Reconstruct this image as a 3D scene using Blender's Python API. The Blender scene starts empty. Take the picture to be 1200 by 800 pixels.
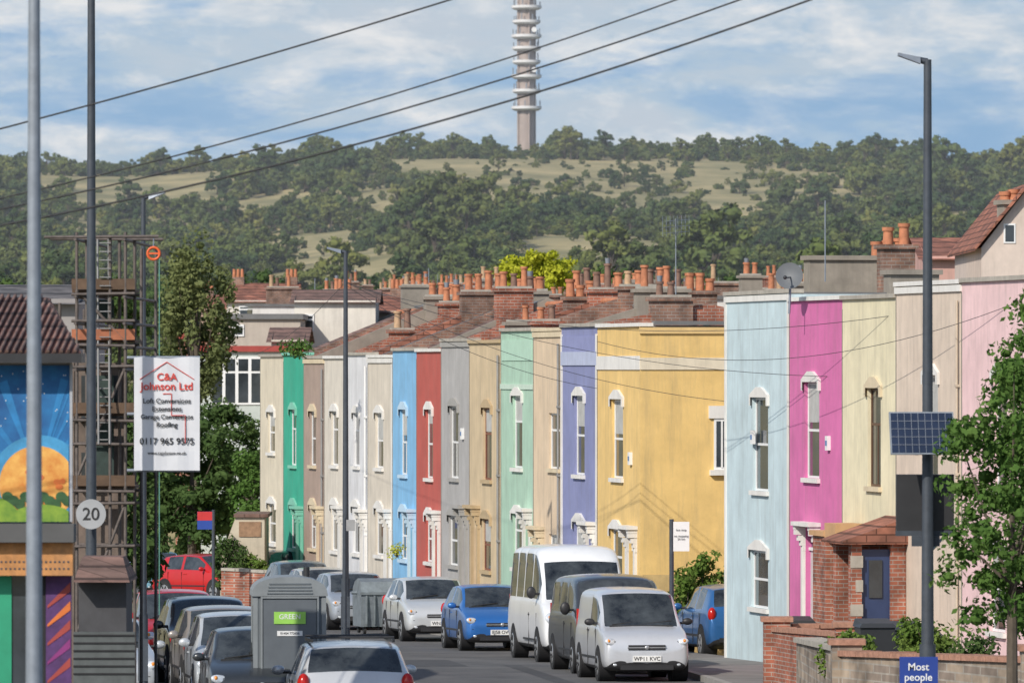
import bpy, math, random, bmesh
import numpy as np
from mathutils import Vector, Matrix, Euler
from mathutils import noise as mn
random.seed(7); rng=np.random.default_rng(7)
D=bpy.data; SC=bpy.context.scene
# ------------------------------------------------------------------ image pixel to world position helpers
F=8200.0
def X(u,d): return (u-600.0)/F*d          # lateral offset (m) of image pixel column u at distance d
def Z(v,d): return (430.0-v)/F*d          # height (m) of image pixel row v at distance d, relative to eye level
GP=[(-400,2.5),(0,-3.84),(250,-7.84),(300,-7.4),(380,-5.5),(500,-3),(700,2),(850,8.0),(900,10.0),(980,16.0),(1100,20.5),(1140,23.8),(1290,37.6),(1330,39.4),(1400,39.4),(1600,32),(2500,0),(9000,-40)]
GY=[p[0] for p in GP]; GZ=[p[1] for p in GP]
def G(y): return float(np.interp(y,GY,GZ))
# ------------------------------------------------------------------ materials
MATS={}
def mat(name,col,rough=.8,var=.12,scale=3.0,bump=0.0,bscale=40,metal=0.0,streak=0.0,coat=0.0,col2=None,stretch=(1,1,1),spec=None):
    if name in MATS: return MATS[name]
    m=D.materials.new(name); m.use_nodes=True; nt=m.node_tree; N=nt.nodes; L=nt.links
    b=N['Principled BSDF']; b.inputs['Roughness'].default_value=rough; b.inputs['Metallic'].default_value=metal
    if coat: b.inputs['Coat Weight'].default_value=coat; b.inputs['Coat Roughness'].default_value=.08
    if spec is not None: b.inputs['Specular IOR Level'].default_value=spec
    tc=N.new('ShaderNodeTexCoord'); mp=N.new('ShaderNodeMapping'); mp.inputs['Scale'].default_value=stretch
    L.new(tc.outputs['Object'],mp.inputs[0])
    no=N.new('ShaderNodeTexNoise'); no.inputs['Scale'].default_value=scale; no.inputs['Detail'].default_value=6; no.inputs['Roughness'].default_value=.65
    L.new(mp.outputs[0],no.inputs['Vector'])
    mr=N.new('ShaderNodeMapRange'); mr.inputs[1].default_value=.3; mr.inputs[2].default_value=.7
    L.new(no.outputs['Fac'],mr.inputs[0])
    mx=N.new('ShaderNodeMix'); mx.data_type='RGBA'
    c=col; a=[max(0,x*(1-var)) for x in c]; d=[min(1,x*(1+var)) for x in c]
    if col2: d=list(col2)
    mx.inputs[6].default_value=(*a,1); mx.inputs[7].default_value=(*d,1)
    L.new(mr.outputs[0],mx.inputs[0]); out=mx.outputs[2]
    if streak:
        mp2=N.new('ShaderNodeMapping'); mp2.inputs['Scale'].default_value=(2.6,2.6,.25); L.new(tc.outputs['Object'],mp2.inputs[0])
        n2=N.new('ShaderNodeTexNoise'); n2.inputs['Scale'].default_value=2.0; n2.inputs['Detail'].default_value=7; n2.inputs['Roughness'].default_value=.72; L.new(mp2.outputs[0],n2.inputs['Vector'])
        r2=N.new('ShaderNodeMapRange'); r2.inputs[1].default_value=.47; r2.inputs[2].default_value=.78; r2.inputs[4].default_value=streak; L.new(n2.outputs['Fac'],r2.inputs[0])
        m2=N.new('ShaderNodeMix'); m2.data_type='RGBA'; L.new(r2.outputs[0],m2.inputs[0]); L.new(out,m2.inputs[6]); m2.inputs[7].default_value=(.17,.155,.13,1); out=m2.outputs[2]
    L.new(out,b.inputs['Base Color'])
    if bump:
        n3=N.new('ShaderNodeTexNoise'); n3.inputs['Scale'].default_value=bscale; n3.inputs['Detail'].default_value=4; L.new(tc.outputs['Object'],n3.inputs['Vector'])
        bp=N.new('ShaderNodeBump'); bp.inputs['Strength'].default_value=bump; bp.inputs['Distance'].default_value=.02; L.new(n3.outputs['Fac'],bp.inputs['Height']); L.new(bp.outputs[0],b.inputs['Normal'])
    MATS[name]=m; return m
def brickmat(name,c1,c2,mortar,sc=1.0):
    if name in MATS: return MATS[name]
    m=D.materials.new(name); m.use_nodes=True; nt=m.node_tree; N=nt.nodes; L=nt.links; b=N['Principled BSDF']; b.inputs['Roughness'].default_value=.9
    tc=N.new('ShaderNodeTexCoord')
    sp=N.new('ShaderNodeSeparateXYZ'); L.new(tc.outputs['Object'],sp.inputs[0])
    ad=N.new('ShaderNodeMath'); L.new(sp.outputs[0],ad.inputs[0]); L.new(sp.outputs[1],ad.inputs[1])
    cb=N.new('ShaderNodeCombineXYZ'); L.new(ad.outputs[0],cb.inputs[0]); L.new(sp.outputs[2],cb.inputs[1])
    br=N.new('ShaderNodeTexBrick'); br.inputs['Scale'].default_value=1; br.inputs['Brick Width'].default_value=.23*sc; br.inputs['Row Height'].default_value=.078*sc; br.inputs['Mortar Size'].default_value=.008*sc
    br.inputs['Color1'].default_value=(*c1,1); br.inputs['Color2'].default_value=(*c2,1); br.inputs['Mortar'].default_value=(*mortar,1)
    L.new(cb.outputs[0],br.inputs['Vector']); 
    no=N.new('ShaderNodeTexNoise'); no.inputs['Scale'].default_value=2.5; no.inputs['Detail'].default_value=6; L.new(tc.outputs['Object'],no.inputs['Vector'])
    mr=N.new('ShaderNodeMapRange'); mr.inputs[1].default_value=.3; mr.inputs[2].default_value=.7; mr.inputs[3].default_value=.5; mr.inputs[4].default_value=1.35; L.new(no.outputs['Fac'],mr.inputs[0])
    vm=N.new('ShaderNodeVectorMath'); vm.operation='SCALE'; L.new(br.outputs['Color'],vm.inputs[0]); L.new(mr.outputs[0],vm.inputs['Scale']); L.new(vm.outputs[0],b.inputs['Base Color'])
    MATS[name]=m; return m
def tilemat(name,c1,c2):
    return brickmat(name,c1,c2,(c1[0]*.3,c1[1]*.3,c1[2]*.3),sc=1.9)
def leafmat(name,c1,c2,scale=.6,rnd=True,trans=.2):
    if name in MATS: return MATS[name]
    m=D.materials.new(name); m.use_nodes=True; nt=m.node_tree; N=nt.nodes; L=nt.links
    for n in list(N): N.remove(n)
    o=N.new('ShaderNodeOutputMaterial'); df=N.new('ShaderNodeBsdfDiffuse'); tr=N.new('ShaderNodeBsdfTranslucent'); ms=N.new('ShaderNodeMixShader'); ms.inputs[0].default_value=trans
    tc=N.new('ShaderNodeTexCoord'); no=N.new('ShaderNodeTexNoise'); no.inputs['Scale'].default_value=scale; no.inputs['Detail'].default_value=5; no.inputs['Roughness'].default_value=.7
    L.new(tc.outputs['Object'],no.inputs['Vector'])
    mr=N.new('ShaderNodeMapRange'); mr.inputs[1].default_value=.3; mr.inputs[2].default_value=.7; L.new(no.outputs['Fac'],mr.inputs[0])
    mx=N.new('ShaderNodeMix'); mx.data_type='RGBA'; mx.inputs[6].default_value=(*c1,1); mx.inputs[7].default_value=(*c2,1); L.new(mr.outputs[0],mx.inputs[0])
    out=mx.outputs[2]
    if rnd:
        oi=N.new('ShaderNodeObjectInfo'); cr=N.new('ShaderNodeValToRGB'); L.new(oi.outputs['Random'],cr.inputs[0])
        e=cr.color_ramp.elements; e[0].position=0; e[0].color=(.44,.58,.64,1); e[1].position=1; e[1].color=(1.9,1.55,1.15,1)
        for p,c in ((.25,(.66,.78,.76,1)),(.5,(1.0,1.0,.92,1)),(.72,(1.4,1.28,1.0,1)),(.88,(.85,1.0,.85,1))):
            q=e.new(p); q.color=c
        mu=N.new('ShaderNodeMix'); mu.data_type='RGBA'; mu.blend_type='MULTIPLY'; mu.inputs[0].default_value=1; L.new(out,mu.inputs[6]); L.new(cr.outputs[0],mu.inputs[7]); out=mu.outputs[2]
    L.new(out,df.inputs[0]); L.new(out,tr.inputs[0]); L.new(df.outputs[0],ms.inputs[1]); L.new(tr.outputs[0],ms.inputs[2]); 
    L.new((ms if trans>0 else df).outputs[0],o.inputs[0])
    MATS[name]=m; return m
WHITE=mat('white_paint',(.72,.70,.66),.6,.08,2,streak=.28)
UPVC=mat('window_frame_white',(.75,.75,.74),.4,.04)
GLASS=mat('window_glass',(.04,.048,.055),.06,.5,1.2,spec=.7)
CURT=mat('net_curtain',(.42,.42,.40),.8,.15,4)
DARK=mat('dark_void',(.015,.015,.017),.8,.2)
BLACK=mat('black_plastic',(.025,.025,.027),.5,.2)
TYRE=mat('tyre_rubber',(.022,.022,.022),.85,.2)
RIM=mat('alloy_rim',(.42,.43,.44),.35,.1,metal=.6)
BRICK=brickmat('red_brick',(.36,.12,.07),(.26,.09,.055),(.32,.28,.24))
CBRICK=brickmat('chimney_brick',(.26,.14,.095),(.18,.105,.08),(.25,.22,.19))
TERRA=mat('terracotta_pot',(.44,.175,.09),.85,.3,6)
TERRA2=mat('buff_pot',(.42,.28,.17),.85,.25,6)
TERRA3=mat('sooty_pot',(.20,.12,.09),.9,.3,6)
TILE=tilemat('clay_roof_tile',(.34,.135,.085),(.22,.095,.065))
TILE2=tilemat('brown_roof_tile',(.23,.13,.10),(.16,.10,.08))
SLATE=tilemat('slate_roof',(.15,.135,.13),(.105,.10,.10))
REND=mat('grey_render',(.27,.24,.20),.9,.2,2,bump=.2,streak=.5)
STEEL=mat('galvanised_steel',(.24,.27,.31),.55,.15,8,metal=.3)
DKSTEEL=mat('painted_dark_steel',(.05,.06,.075),.5,.2,8)
LEAD=mat('lead_flashing',(.15,.15,.15),.6,.15)
COPE=mat('coping_stone',(.38,.35,.30),.85,.2,3,streak=.5)
# ------------------------------------------------------------------ mesh builder
class MB:
    def __init__(s): s.v=[]; s.f=[]; s.m=[]; s.sm=[]; s.mats=[]
    def mi(s,m):
        if m not in s.mats: s.mats.append(m)
        return s.mats.index(m)
    def add(s,vs,fs,m,smooth=False):
        o=len(s.v); s.v+=[tuple(p) for p in vs]; k=s.mi(m)
        for f in fs: s.f.append([o+i for i in f]); s.m.append(k); s.sm.append(smooth)
    def poly(s,pts,m): s.add(pts,[list(range(len(pts)))],m)
    def hexa(s,p,m):
        s.add(p,[(3,2,1,0),(4,5,6,7),(0,1,5,4),(1,2,6,5),(2,3,7,6),(3,0,4,7)],m)
    def box(s,x0,x1,y0,y1,z0,z1,m,M=None):
        p=[(x0,y0,z0),(x1,y0,z0),(x1,y1,z0),(x0,y1,z0),(x0,y0,z1),(x1,y0,z1),(x1,y1,z1),(x0,y1,z1)]
        if M is not None: p=[tuple(M@Vector(q)) for q in p]
        s.hexa(p,m)
    def cyl(s,p0,p1,r0,r1,m,n=10,cap=True,smooth=True):
        p0=Vector(p0); p1=Vector(p1); d=(p1-p0)
        if d.length<1e-6: return
        d.normalize(); a=d.orthogonal().normalized(); b=d.cross(a)
        vs=[]
        for P_,r in ((p0,r0),(p1,r1)):
            for i in range(n):
                t=2*math.pi*i/n; vs.append(P_+a*math.cos(t)*r+b*math.sin(t)*r)
        s.add(vs,[(i,(i+1)%n,n+(i+1)%n,n+i) for i in range(n)],m,smooth)
        if cap: s.add(vs[:n],[list(range(n))[::-1]],m); s.add(vs[n:],[list(range(n))],m)
    def ell(s,c,r,m,M=None,nu=12,nv=8):
        vs=[];fs=[]
        for j in range(nv+1):
            ph=math.pi*j/nv
            for i in range(nu):
                t=2*math.pi*i/nu; p=Vector((c[0]+r[0]*math.sin(ph)*math.cos(t),c[1]+r[1]*math.sin(ph)*math.sin(t),c[2]+r[2]*math.cos(ph)))
                vs.append(M@p if M is not None else p)
        for j in range(nv):
            for i in range(nu): fs.append((j*nu+i,(j+1)*nu+i,(j+1)*nu+(i+1)%nu,j*nu+(i+1)%nu))
        s.add(vs,fs,m,True)
    def obj(s,name,parent=None):
        me=D.meshes.new(name); me.from_pydata(s.v,[],s.f)
        for m in s.mats: me.materials.append(m)
        me.polygons.foreach_set('material_index',s.m); me.polygons.foreach_set('use_smooth',s.sm); me.update()
        o=D.objects.new(name,me); SC.collection.objects.link(o)
        if parent: o.parent=parent
        return o
def empty(name,loc=(0,0,0),rot=(0,0,0)):
    e=D.objects.new(name,None); e.location=loc; e.rotation_euler=rot; SC.collection.objects.link(e); return e
def text(name,body,size,loc,rot,m,parent=None,ext=.002,align='CENTER',off=.008):
    c=D.curves.new(name,'FONT'); c.body=body; c.size=size; c.extrude=ext; c.align_x=align; c.align_y='CENTER'; c.offset=size*off
    c.materials.append(m); o=D.objects.new(name,c); o.location=loc; o.rotation_euler=rot; SC.collection.objects.link(o)
    if parent: o.parent=parent
    return o
# ------------------------------------------------------------------ camera, world, sun
cam=D.cameras.new('camera'); co=D.objects.new('camera',cam); SC.collection.objects.link(co); SC.camera=co
co.rotation_euler=(math.pi/2,0,0); cam.sensor_width=36; cam.lens=F/1200*36; cam.shift_y=30/1200; cam.clip_start=1; cam.clip_end=20000
cam.dof.use_dof=True; cam.dof.focus_distance=140; cam.dof.aperture_fstop=6.5
sd=Vector((-.47,-.66,.58)).normalized()
sun=D.lights.new('sun','SUN'); sun.energy=4.1; sun.angle=math.radians(.6); sun.color=(1,.94,.85)
so=D.objects.new('sun',sun); SC.collection.objects.link(so); so.rotation_euler=sd.to_track_quat('Z','Y').to_euler()
SC.view_settings.view_transform='Standard'; SC.view_settings.look='None'; SC.view_settings.exposure=0
w=D.worlds.new('World'); SC.world=w; w.use_nodes=True; N=w.node_tree.nodes; L=w.node_tree.links
for n in list(N): N.remove(n)
wo=N.new('ShaderNodeOutputWorld'); sk=N.new('ShaderNodeTexSky'); sk.sky_type='NISHITA'; sk.sun_disc=False; sk.sun_elevation=math.asin(sd.z); sk.sun_rotation=math.atan2(sd.x,sd.y)
b1=N.new('ShaderNodeBackground'); b1.inputs[1].default_value=.14; L.new(sk.outputs[0],b1.inputs[0])
tc=N.new('ShaderNodeTexCoord'); sp=N.new('ShaderNodeSeparateXYZ'); L.new(tc.outputs['Generated'],sp.inputs[0])
def skynoise(scale,loc,det,rough,dist):
    mp=N.new('ShaderNodeMapping'); mp.inputs['Scale'].default_value=scale; mp.inputs['Location'].default_value=loc; L.new(tc.outputs['Generated'],mp.inputs[0])
    no=N.new('ShaderNodeTexNoise'); no.inputs['Scale'].default_value=1.0; no.inputs['Detail'].default_value=det; no.inputs['Roughness'].default_value=rough; no.inputs['Distortion'].default_value=dist; L.new(mp.outputs[0],no.inputs['Vector']); return no
n1=skynoise((22,22,88),(3.3,1.0,2.1),9,.6,.3); n2=skynoise((46,46,125),(5.3,4.0,7.1),9,.64,.25)
cr=N.new('ShaderNodeValToRGB'); L.new(n1.outputs['Fac'],cr.inputs[0]); e=cr.color_ramp.elements
e[0].position=.33; e[0].color=(.25,.44,.68,1); e[1].position=.66; e[1].color=(.54,.62,.71,1)
for p,c in ((.43,(.30,.48,.70,1)),(.49,(.40,.55,.71,1)),(.56,(.49,.60,.71,1))):
    q=e.new(p); q.color=c
c2=N.new('ShaderNodeMapRange'); c2.inputs[1].default_value=.46; c2.inputs[2].default_value=.64; c2.inputs[4].default_value=.95; L.new(n2.outputs['Fac'],c2.inputs[0])
c3=N.new('ShaderNodeMapRange'); c3.inputs[1].default_value=.36; c3.inputs[2].default_value=.53; L.new(n1.outputs['Fac'],c3.inputs[0])
c4=N.new('ShaderNodeMath'); c4.operation='MULTIPLY'; L.new(c2.outputs[0],c4.inputs[0]); L.new(c3.outputs[0],c4.inputs[1])
cm=N.new('ShaderNodeMix'); cm.data_type='RGBA'; L.new(c4.outputs[0],cm.inputs[0]); L.new(cr.outputs[0],cm.inputs[6]); cm.inputs[7].default_value=(.84,.85,.86,1)
b2=N.new('ShaderNodeBackground'); b2.inputs[1].default_value=1.0; L.new(cm.outputs[2],b2.inputs[0])
mr=N.new('ShaderNodeMapRange'); mr.inputs[1].default_value=.10; mr.inputs[2].default_value=.32; L.new(sp.outputs[2],mr.inputs[0])
ms=N.new('ShaderNodeMixShader'); L.new(mr.outputs[0],ms.inputs[0]); L.new(b2.outputs[0],ms.inputs[1]); L.new(b1.outputs[0],ms.inputs[2]); L.new(ms.outputs[0],wo.inputs[0])
# thin humid air lying in the valley between the town and the hill
hz_=MB(); HM=D.materials.new('valley_haze'); HM.use_nodes=True; hn=HM.node_tree.nodes
for n in list(hn): hn.remove(n)
ho=hn.new('ShaderNodeOutputMaterial'); hv=hn.new('ShaderNodeVolumeScatter'); hv.inputs['Color'].default_value=(.88,.93,1,1); hv.inputs['Density'].default_value=.00022; hv.inputs['Anisotropy'].default_value=.0; HM.node_tree.links.new(hv.outputs[0],ho.inputs['Volume'])
hz_.box(-900,900,420,1290,-30,140,HM); hz_.obj('atmospheric_haze')
# ------------------------------------------------------------------ terrain
ys=sorted(set([-400,-100]+list(range(0,500,10))+list(range(500,1700,12))+GY+[1800,2000,2500,3500,5000,9000]))
xs=[-6000,-3000,-1500,-800,-500,-350]+list(range(-260,261,10))+[350,500,800,1500,3000,6000]
def hx(x,y):
    if y<650: return 0
    k=min(1,(y-650)/300)
    a=x/y
    return k*(1.6*math.sin(a*38+.6)+1.3*math.sin(a*75+2)+1.0*math.sin(x*.07+y*.013))*(.5 if 1100<y<1320 else .7) + k*(-1.0 if abs(a)>.05 else -1.0*(abs(a)/.05)**2)
tm=MB(); GRASS=mat('meadow_grass',(.17,.18,.07),.95,.3,.06,col2=(.46,.37,.18),bump=.4,bscale=3)
vs=[(x,y,G(y)+hx(x,y)) for y in ys for x in xs]; nx=len(xs)
tm.add(vs,[(j*nx+i,j*nx+i+1,(j+1)*nx+i+1,(j+1)*nx+i) for j in range(len(ys)-1) for i in range(nx-1)],GRASS,True)
tm.obj('ground')
ASPH=mat('asphalt',(.08,.08,.083),.9,.25,.6,bump=.3,bscale=60,col2=(.13,.128,.126),streak=.12)
PAVE=mat('pavement_slabs',(.18,.17,.16),.9,.25,1.0,bump=.2)
KERB=mat('kerb_stone',(.27,.26,.24),.85,.15)
ROADW=mat('road_paint',(.5,.5,.48),.7,.35,8)
RE=[(-50,8),(60,6),(100,5.2),(120,4.3),(134,3.5),(150,1.9),(160,.4),(180,-3.4),(260,-18.5),(300,-26),(400,-60)]
LE=[(-50,-5),(60,-4.8),(100,-4.9),(118,-5.9),(148,-8.4),(180,-12.6),(260,-27),(300,-35),(400,-68)]
re=lambda y: float(np.interp(y,[p[0] for p in RE],[p[1] for p in RE])); le=lambda y: float(np.interp(y,[p[0] for p in LE],[p[1] for p in LE]))
ry=[y for y in range(-50,401,5)]
def strip(name,fa,fb,dz,m,y0=-50,y1=400,skirt=None):
    b=MB(); yy=[y for y in ry if y0<=y<=y1]
    for a,c in zip(yy[:-1],yy[1:]):
        b.poly([(fa(a),a,G(a)+dz),(fb(a),a,G(a)+dz),(fb(c),c,G(c)+dz),(fa(c),c,G(c)+dz)],m)
        if skirt: 
            for f in skirt: b.poly([(f(a),a,G(a)-.05),(f(a),a,G(a)+dz),(f(c),c,G(c)+dz),(f(c),c,G(c)-.05)],m)
    return b.obj(name)
strip('road',le,re,.02,ASPH)
FX=lambda y:31.7-.187*y
strip('kerb',lambda y:re(y),lambda y:re(y)+.14,.135,KERB,skirt=[re]); strip('kerb',lambda y:le(y)-.14,le,.135,KERB,skirt=[le])
strip('pavement',lambda y:re(y)+.14,lambda y:max(re(y)+2,FX(y)+.3),.13,PAVE); strip('pavement',lambda y:le(y)-3,lambda y:le(y)-.14,.13,PAVE)
b=MB(); PATCH=mat('asphalt_patch',(.055,.055,.057),.9,.2,2)
for y in range(40,260,6):
    c=lambda t:(re(t)+le(t))/2-.2
    b.poly([(c(y)-.05,y,G(y)+.026),(c(y)+.05,y,G(y)+.026),(c(y+2)+.05,y+2,G(y+2)+.026),(c(y+2)-.05,y+2,G(y+2)+.026)],ROADW)
for (yy,o1,w_,l_) in ((116,1.2,.9,6),(128,-1.0,.7,9),(143,.6,1.2,5),(108,2.2,.6,4),(122,2.6,.35,22)):
    c=lambda t:(re(t)+le(t))/2
    b.poly([(c(yy)+o1,yy,G(yy)+.024),(c(yy)+o1+w_,yy,G(yy)+.024),(c(yy+l_)+o1+w_,yy+l_,G(yy+l_)+.024),(c(yy+l_)+o1,yy+l_,G(yy+l_)+.024)],PATCH)
b.obj('road_markings')
# ------------------------------------------------------------------ foliage
def leaves(n_cl,R,rc,per,size,seed,bottom=-.5,out=.6,droop=0):
    r=np.random.default_rng(seed)
    cs=[]
    for i in range(n_cl):
        d=r.normal(size=3); d/=np.linalg.norm(d)
        if d[2]<bottom: d[2]=-d[2]*.5
        k=r.uniform(.45,1.0)**.6
        cs.append(d*k*np.array(R)*r.uniform(.85,1.12))
    cs=np.array(cs); tot=n_cl*per
    rr=r.uniform(.55,1.25,n_cl)*rc
    cc=np.repeat(cs,per,0); rad=np.repeat(rr,per)
    dd=r.normal(size=(tot,3)); dd/=np.linalg.norm(dd,axis=1)[:,None]
    p=cc+dd*rad[:,None]*(r.uniform(.3,1.15,tot)**.5)[:,None]*np.array([1,1,.75+droop])
    nr=dd*out+r.normal(size=(tot,3))*.5+np.array([0,0,.25]); nr/=np.linalg.norm(nr,axis=1)[:,None]
    t=np.cross(nr,r.normal(size=(tot,3))); t/=np.linalg.norm(t,axis=1)[:,None]; bt=np.cross(nr,t)
    s=(r.uniform(.6,1.3,tot)*size)[:,None]
    v=np.stack([p-t*s,p-bt*s*.55,p+t*s,p+bt*s*.55],1).reshape(-1,3)
    f=np.arange(tot*4).reshape(-1,4)
    return v,f,cs,rr
def leafmesh(name,v,f,trunk,ml,mb,cores=None):
    o=len(v); vs=[tuple(q) for q in v.tolist()]; fs=f.tolist(); mi=[0]*len(f)
    vs+=trunk.v; fs+=[[i+o for i in q] for q in trunk.f]; mi+=[1]*len(trunk.f)
    if cores:
        o=len(vs); vs+=cores.v; fs+=[[i+o for i in q] for q in cores.f]; mi+=[0]*len(cores.f)
    me=D.meshes.new(name); me.from_pydata(vs,[],fs); me.materials.append(ml); me.materials.append(mb)
    me.polygons.foreach_set('material_index',mi); me.update(); return me
BARK=mat('bark',(.10,.08,.06),.95,.3,6)
def tree(name,base,h,R,n_cl,rc,per,size,seed,ml,bottom=-.5,tr=.18,out=.6,droop=0,link=True,crown_z=None,core=0):
    cz=crown_z if crown_z is not None else h-R[2]*.95
    v,f,cs,rr=leaves(n_cl,R,rc,per,size,seed,bottom,out,droop); v=v+np.array([0,0,cz]); t=MB()
    t.cyl((0,0,-.3),(0,0,cz*.6),tr,tr*.75,BARK,8); t.cyl((0,0,cz*.6),(0,0,cz+R[2]*.5),tr*.75,tr*.2,BARK,7)
    for i in range(min(16,n_cl)):
        c=cs[i]; t.cyl((0,0,cz*.62+random.random()*R[2]*.5),(c[0],c[1],c[2]+cz),tr*.35,tr*.06,BARK,5)
    cb=None
    if core:
        cb=MB()
        for c,r in zip(cs,rr): cb.ell((c[0],c[1],c[2]+cz),(r*core,r*core,r*core*.75),ml,nu=7,nv=5)
    me=leafmesh(name,v,f,t,ml,BARK,cb); o=D.objects.new(name,me); o.location=base
    if link: SC.collection.objects.link(o)
    return o
LH=leafmat('hill_foliage',(.055,.080,.036),(.140,.165,.060),.6,trans=0)
src=D.collections.new('woodland_trees')
for i,(h,R,n,rc,per,sz) in enumerate([(6,(2.7,2.7,2.3),34,.75,44,.22),(5,(2.4,2.3,1.9),30,.7,42,.22),(7,(2.4,2.5,2.9),38,.72,42,.22),(3,(2.2,2.0,1.3),24,.6,42,.20),(4.5,(3.2,2.8,1.7),36,.72,42,.22),(6,(1.7,1.7,2.5),26,.62,42,.20)]):
    o=tree('woodland_tree_%d'%i,(0,0,0),h,R,n,rc,per,sz,100+i,LH,bottom=-.75,link=False,crown_z=R[2]*.95 if i!=2 else None,core=.66); src.objects.link(o)
def scatter(name,pts,coll):
    me=D.meshes.new(name); me.from_pydata([p[0] for p in pts],[],[])
    for an,ty,k in (('sc','FLOAT',1),('rz','FLOAT',2),('ix','INT',3)):
        at=me.attributes.new(an,ty,'POINT'); at.data.foreach_set('value',[p[k] for p in pts])
    o=D.objects.new(name,me); SC.collection.objects.link(o)
    ng=D.node_groups.new(name+'_nodes','GeometryNodeTree'); ng.interface.new_socket('Geometry',in_out='INPUT',socket_type='NodeSocketGeometry'); ng.interface.new_socket('Geometry',in_out='OUTPUT',socket_type='NodeSocketGeometry')
    n=ng.nodes; l=ng.links; gi=n.new('NodeGroupInput'); go=n.new('NodeGroupOutput'); ip=n.new('GeometryNodeInstanceOnPoints'); ci=n.new('GeometryNodeCollectionInfo')
    ci.inputs['Collection'].default_value=coll; ci.inputs['Separate Children'].default_value=True; ci.inputs['Reset Children'].default_value=True
    def na(a,t):
        q=n.new('GeometryNodeInputNamedAttribute'); q.data_type=t; q.inputs['Name'].default_value=a; return q
    s=na('sc','FLOAT'); r=na('rz','FLOAT'); ii=na('ix','INT'); cb=n.new('ShaderNodeCombineXYZ'); l.new(r.outputs['Attribute'],cb.inputs[2])
    ip.inputs['Pick Instance'].default_value=True
    l.new(gi.outputs[0],ip.inputs['Points']); l.new(ci.outputs[0],ip.inputs['Instance']); l.new(ii.outputs['Attribute'],ip.inputs['Instance Index']); l.new(cb.outputs[0],ip.inputs['Rotation']); l.new(s.outputs['Attribute'],ip.inputs['Scale']); l.new(ip.outputs[0],go.inputs[0])
    md=o.modifiers.new('scatter','NODES'); md.node_group=ng; return o
pts=[]
def dens(x,y):
    u=600+x/y*F
    n=mn.noise(Vector((x*.022,y*.022,0))); n3=mn.noise(Vector((x*.06,y*.06,4)))
    if 1130<y<1292:
        edge=70*mn.noise(Vector((x*.05,y*.05,5)))+25*mn.noise(Vector((x*.2,y*.2,8)))
        if 1206<y<1216 and 430<u<760: return .75
        if 455+edge<u<870+edge and y>1135: return .06 if n3<.02 else .75
        if y>1225 and 30<u<250+edge: return .12
        if 1165<y<1215 and 230<u<470: return .2
        if 1180<y<1225 and 880+edge<u<1030+edge: return .15
        if y>1240 and u>980: return .4
    if y>=1292: return .95
    if 885<y<995 and (625<u<775 or 340<u<450): return .03
    if 930<y<1010 and (790<u<970): return .2
    if 1040<y<1085 and (480<u<620 or 930<u<1100): return .2
    if 640<y<760 and 330<u<800: return .2
    if 500<y<600: return .2
    if 1020<y<1075 and 130<u<420: return .18
    return .95 if n>-.16 else .10
y=470.0
while y<1400:
    stp=4.1
    hw=.10*y+25; x=-hw
    while x<hw:
        px=x+random.uniform(-2.4,2.4); py=y+random.uniform(-2.4,2.4); dn=dens(px,py)
        if random.random()<dn:
            k=mn.noise(Vector((px*.03,py*.03,9)))
            s=random.choice([random.uniform(.3,.6),random.uniform(.55,.95),random.uniform(.75,1.2)])*(1+.75*k)
            u=600+px/py*F
            if 1110<py<1292 and 430<u<900: s*=.5
            elif dn<.5: s*=.6
            if 850<py<930 and 600<u<800: s*=.55
            if py<850 and random.random()<.12: s*=1.4
            if py>=1292:
                s=random.uniform(.45,.9)*(.9+.6*mn.noise(Vector((px*.05,0,3))))
                if 590<u<645: s*=.5
            pts.append(((px,py,G(py)+hx(px,py)-.35),max(s,.2),random.uniform(0,6.28),random.randrange(6)))
        x+=stp
    y+=stp
scatter('hill_woodland',pts,src)
# ------------------------------------------------------------------ telecom tower on the hill
b=MB(); CONC=mat('tower_concrete',(.34,.28,.25),.85,.12,.5); CONC2=mat('tower_platform_white',(.66,.66,.66),.7,.08,.5)
ty=1345; tx=X(617,ty); tz=G(ty)+hx(tx,ty)-2
b.cyl((tx,ty,tz),(tx,ty,tz+72),1.55,1.45,CONC,20); 
for i in range(4):
    t=i*1.57+.3; b.cyl((tx+1.7*math.cos(t),ty+1.7*math.sin(t),tz),(tx+1.7*math.cos(t),ty+1.7*math.sin(t),tz+66),.2,.2,CONC,6)
k=0
for vv in (130,110,93,76,60,46,29,12,-4,-22,-40,-58,-76):
    z0=Z(vv,ty); R=[2.9,2.7,2.9,2.7,2.75,2.9,2.7][k%7]; k+=1
    b.cyl((tx,ty,z0),(tx,ty,z0+.35),R*.8,R,CONC2,24); b.cyl((tx,ty,z0+.35),(tx,ty,z0+.85),R,R,CONC2,24)
    for a in range(7):
        t=a*.9+k; q=Vector((tx+math.cos(t)*R*.9,ty+math.sin(t)*R*.9,z0+.9)); b.cyl(q,q+Vector((0,0,random.uniform(.6,1.4))),.12,.12,STEEL,5)
    if k%3==0: b.cyl((tx+R*.5,ty-2.0,z0+1.7),(tx+R*.5,ty-2.6,z0+1.7),.5,.5,UPVC,12)
b.obj('telecom_tower')
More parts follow.
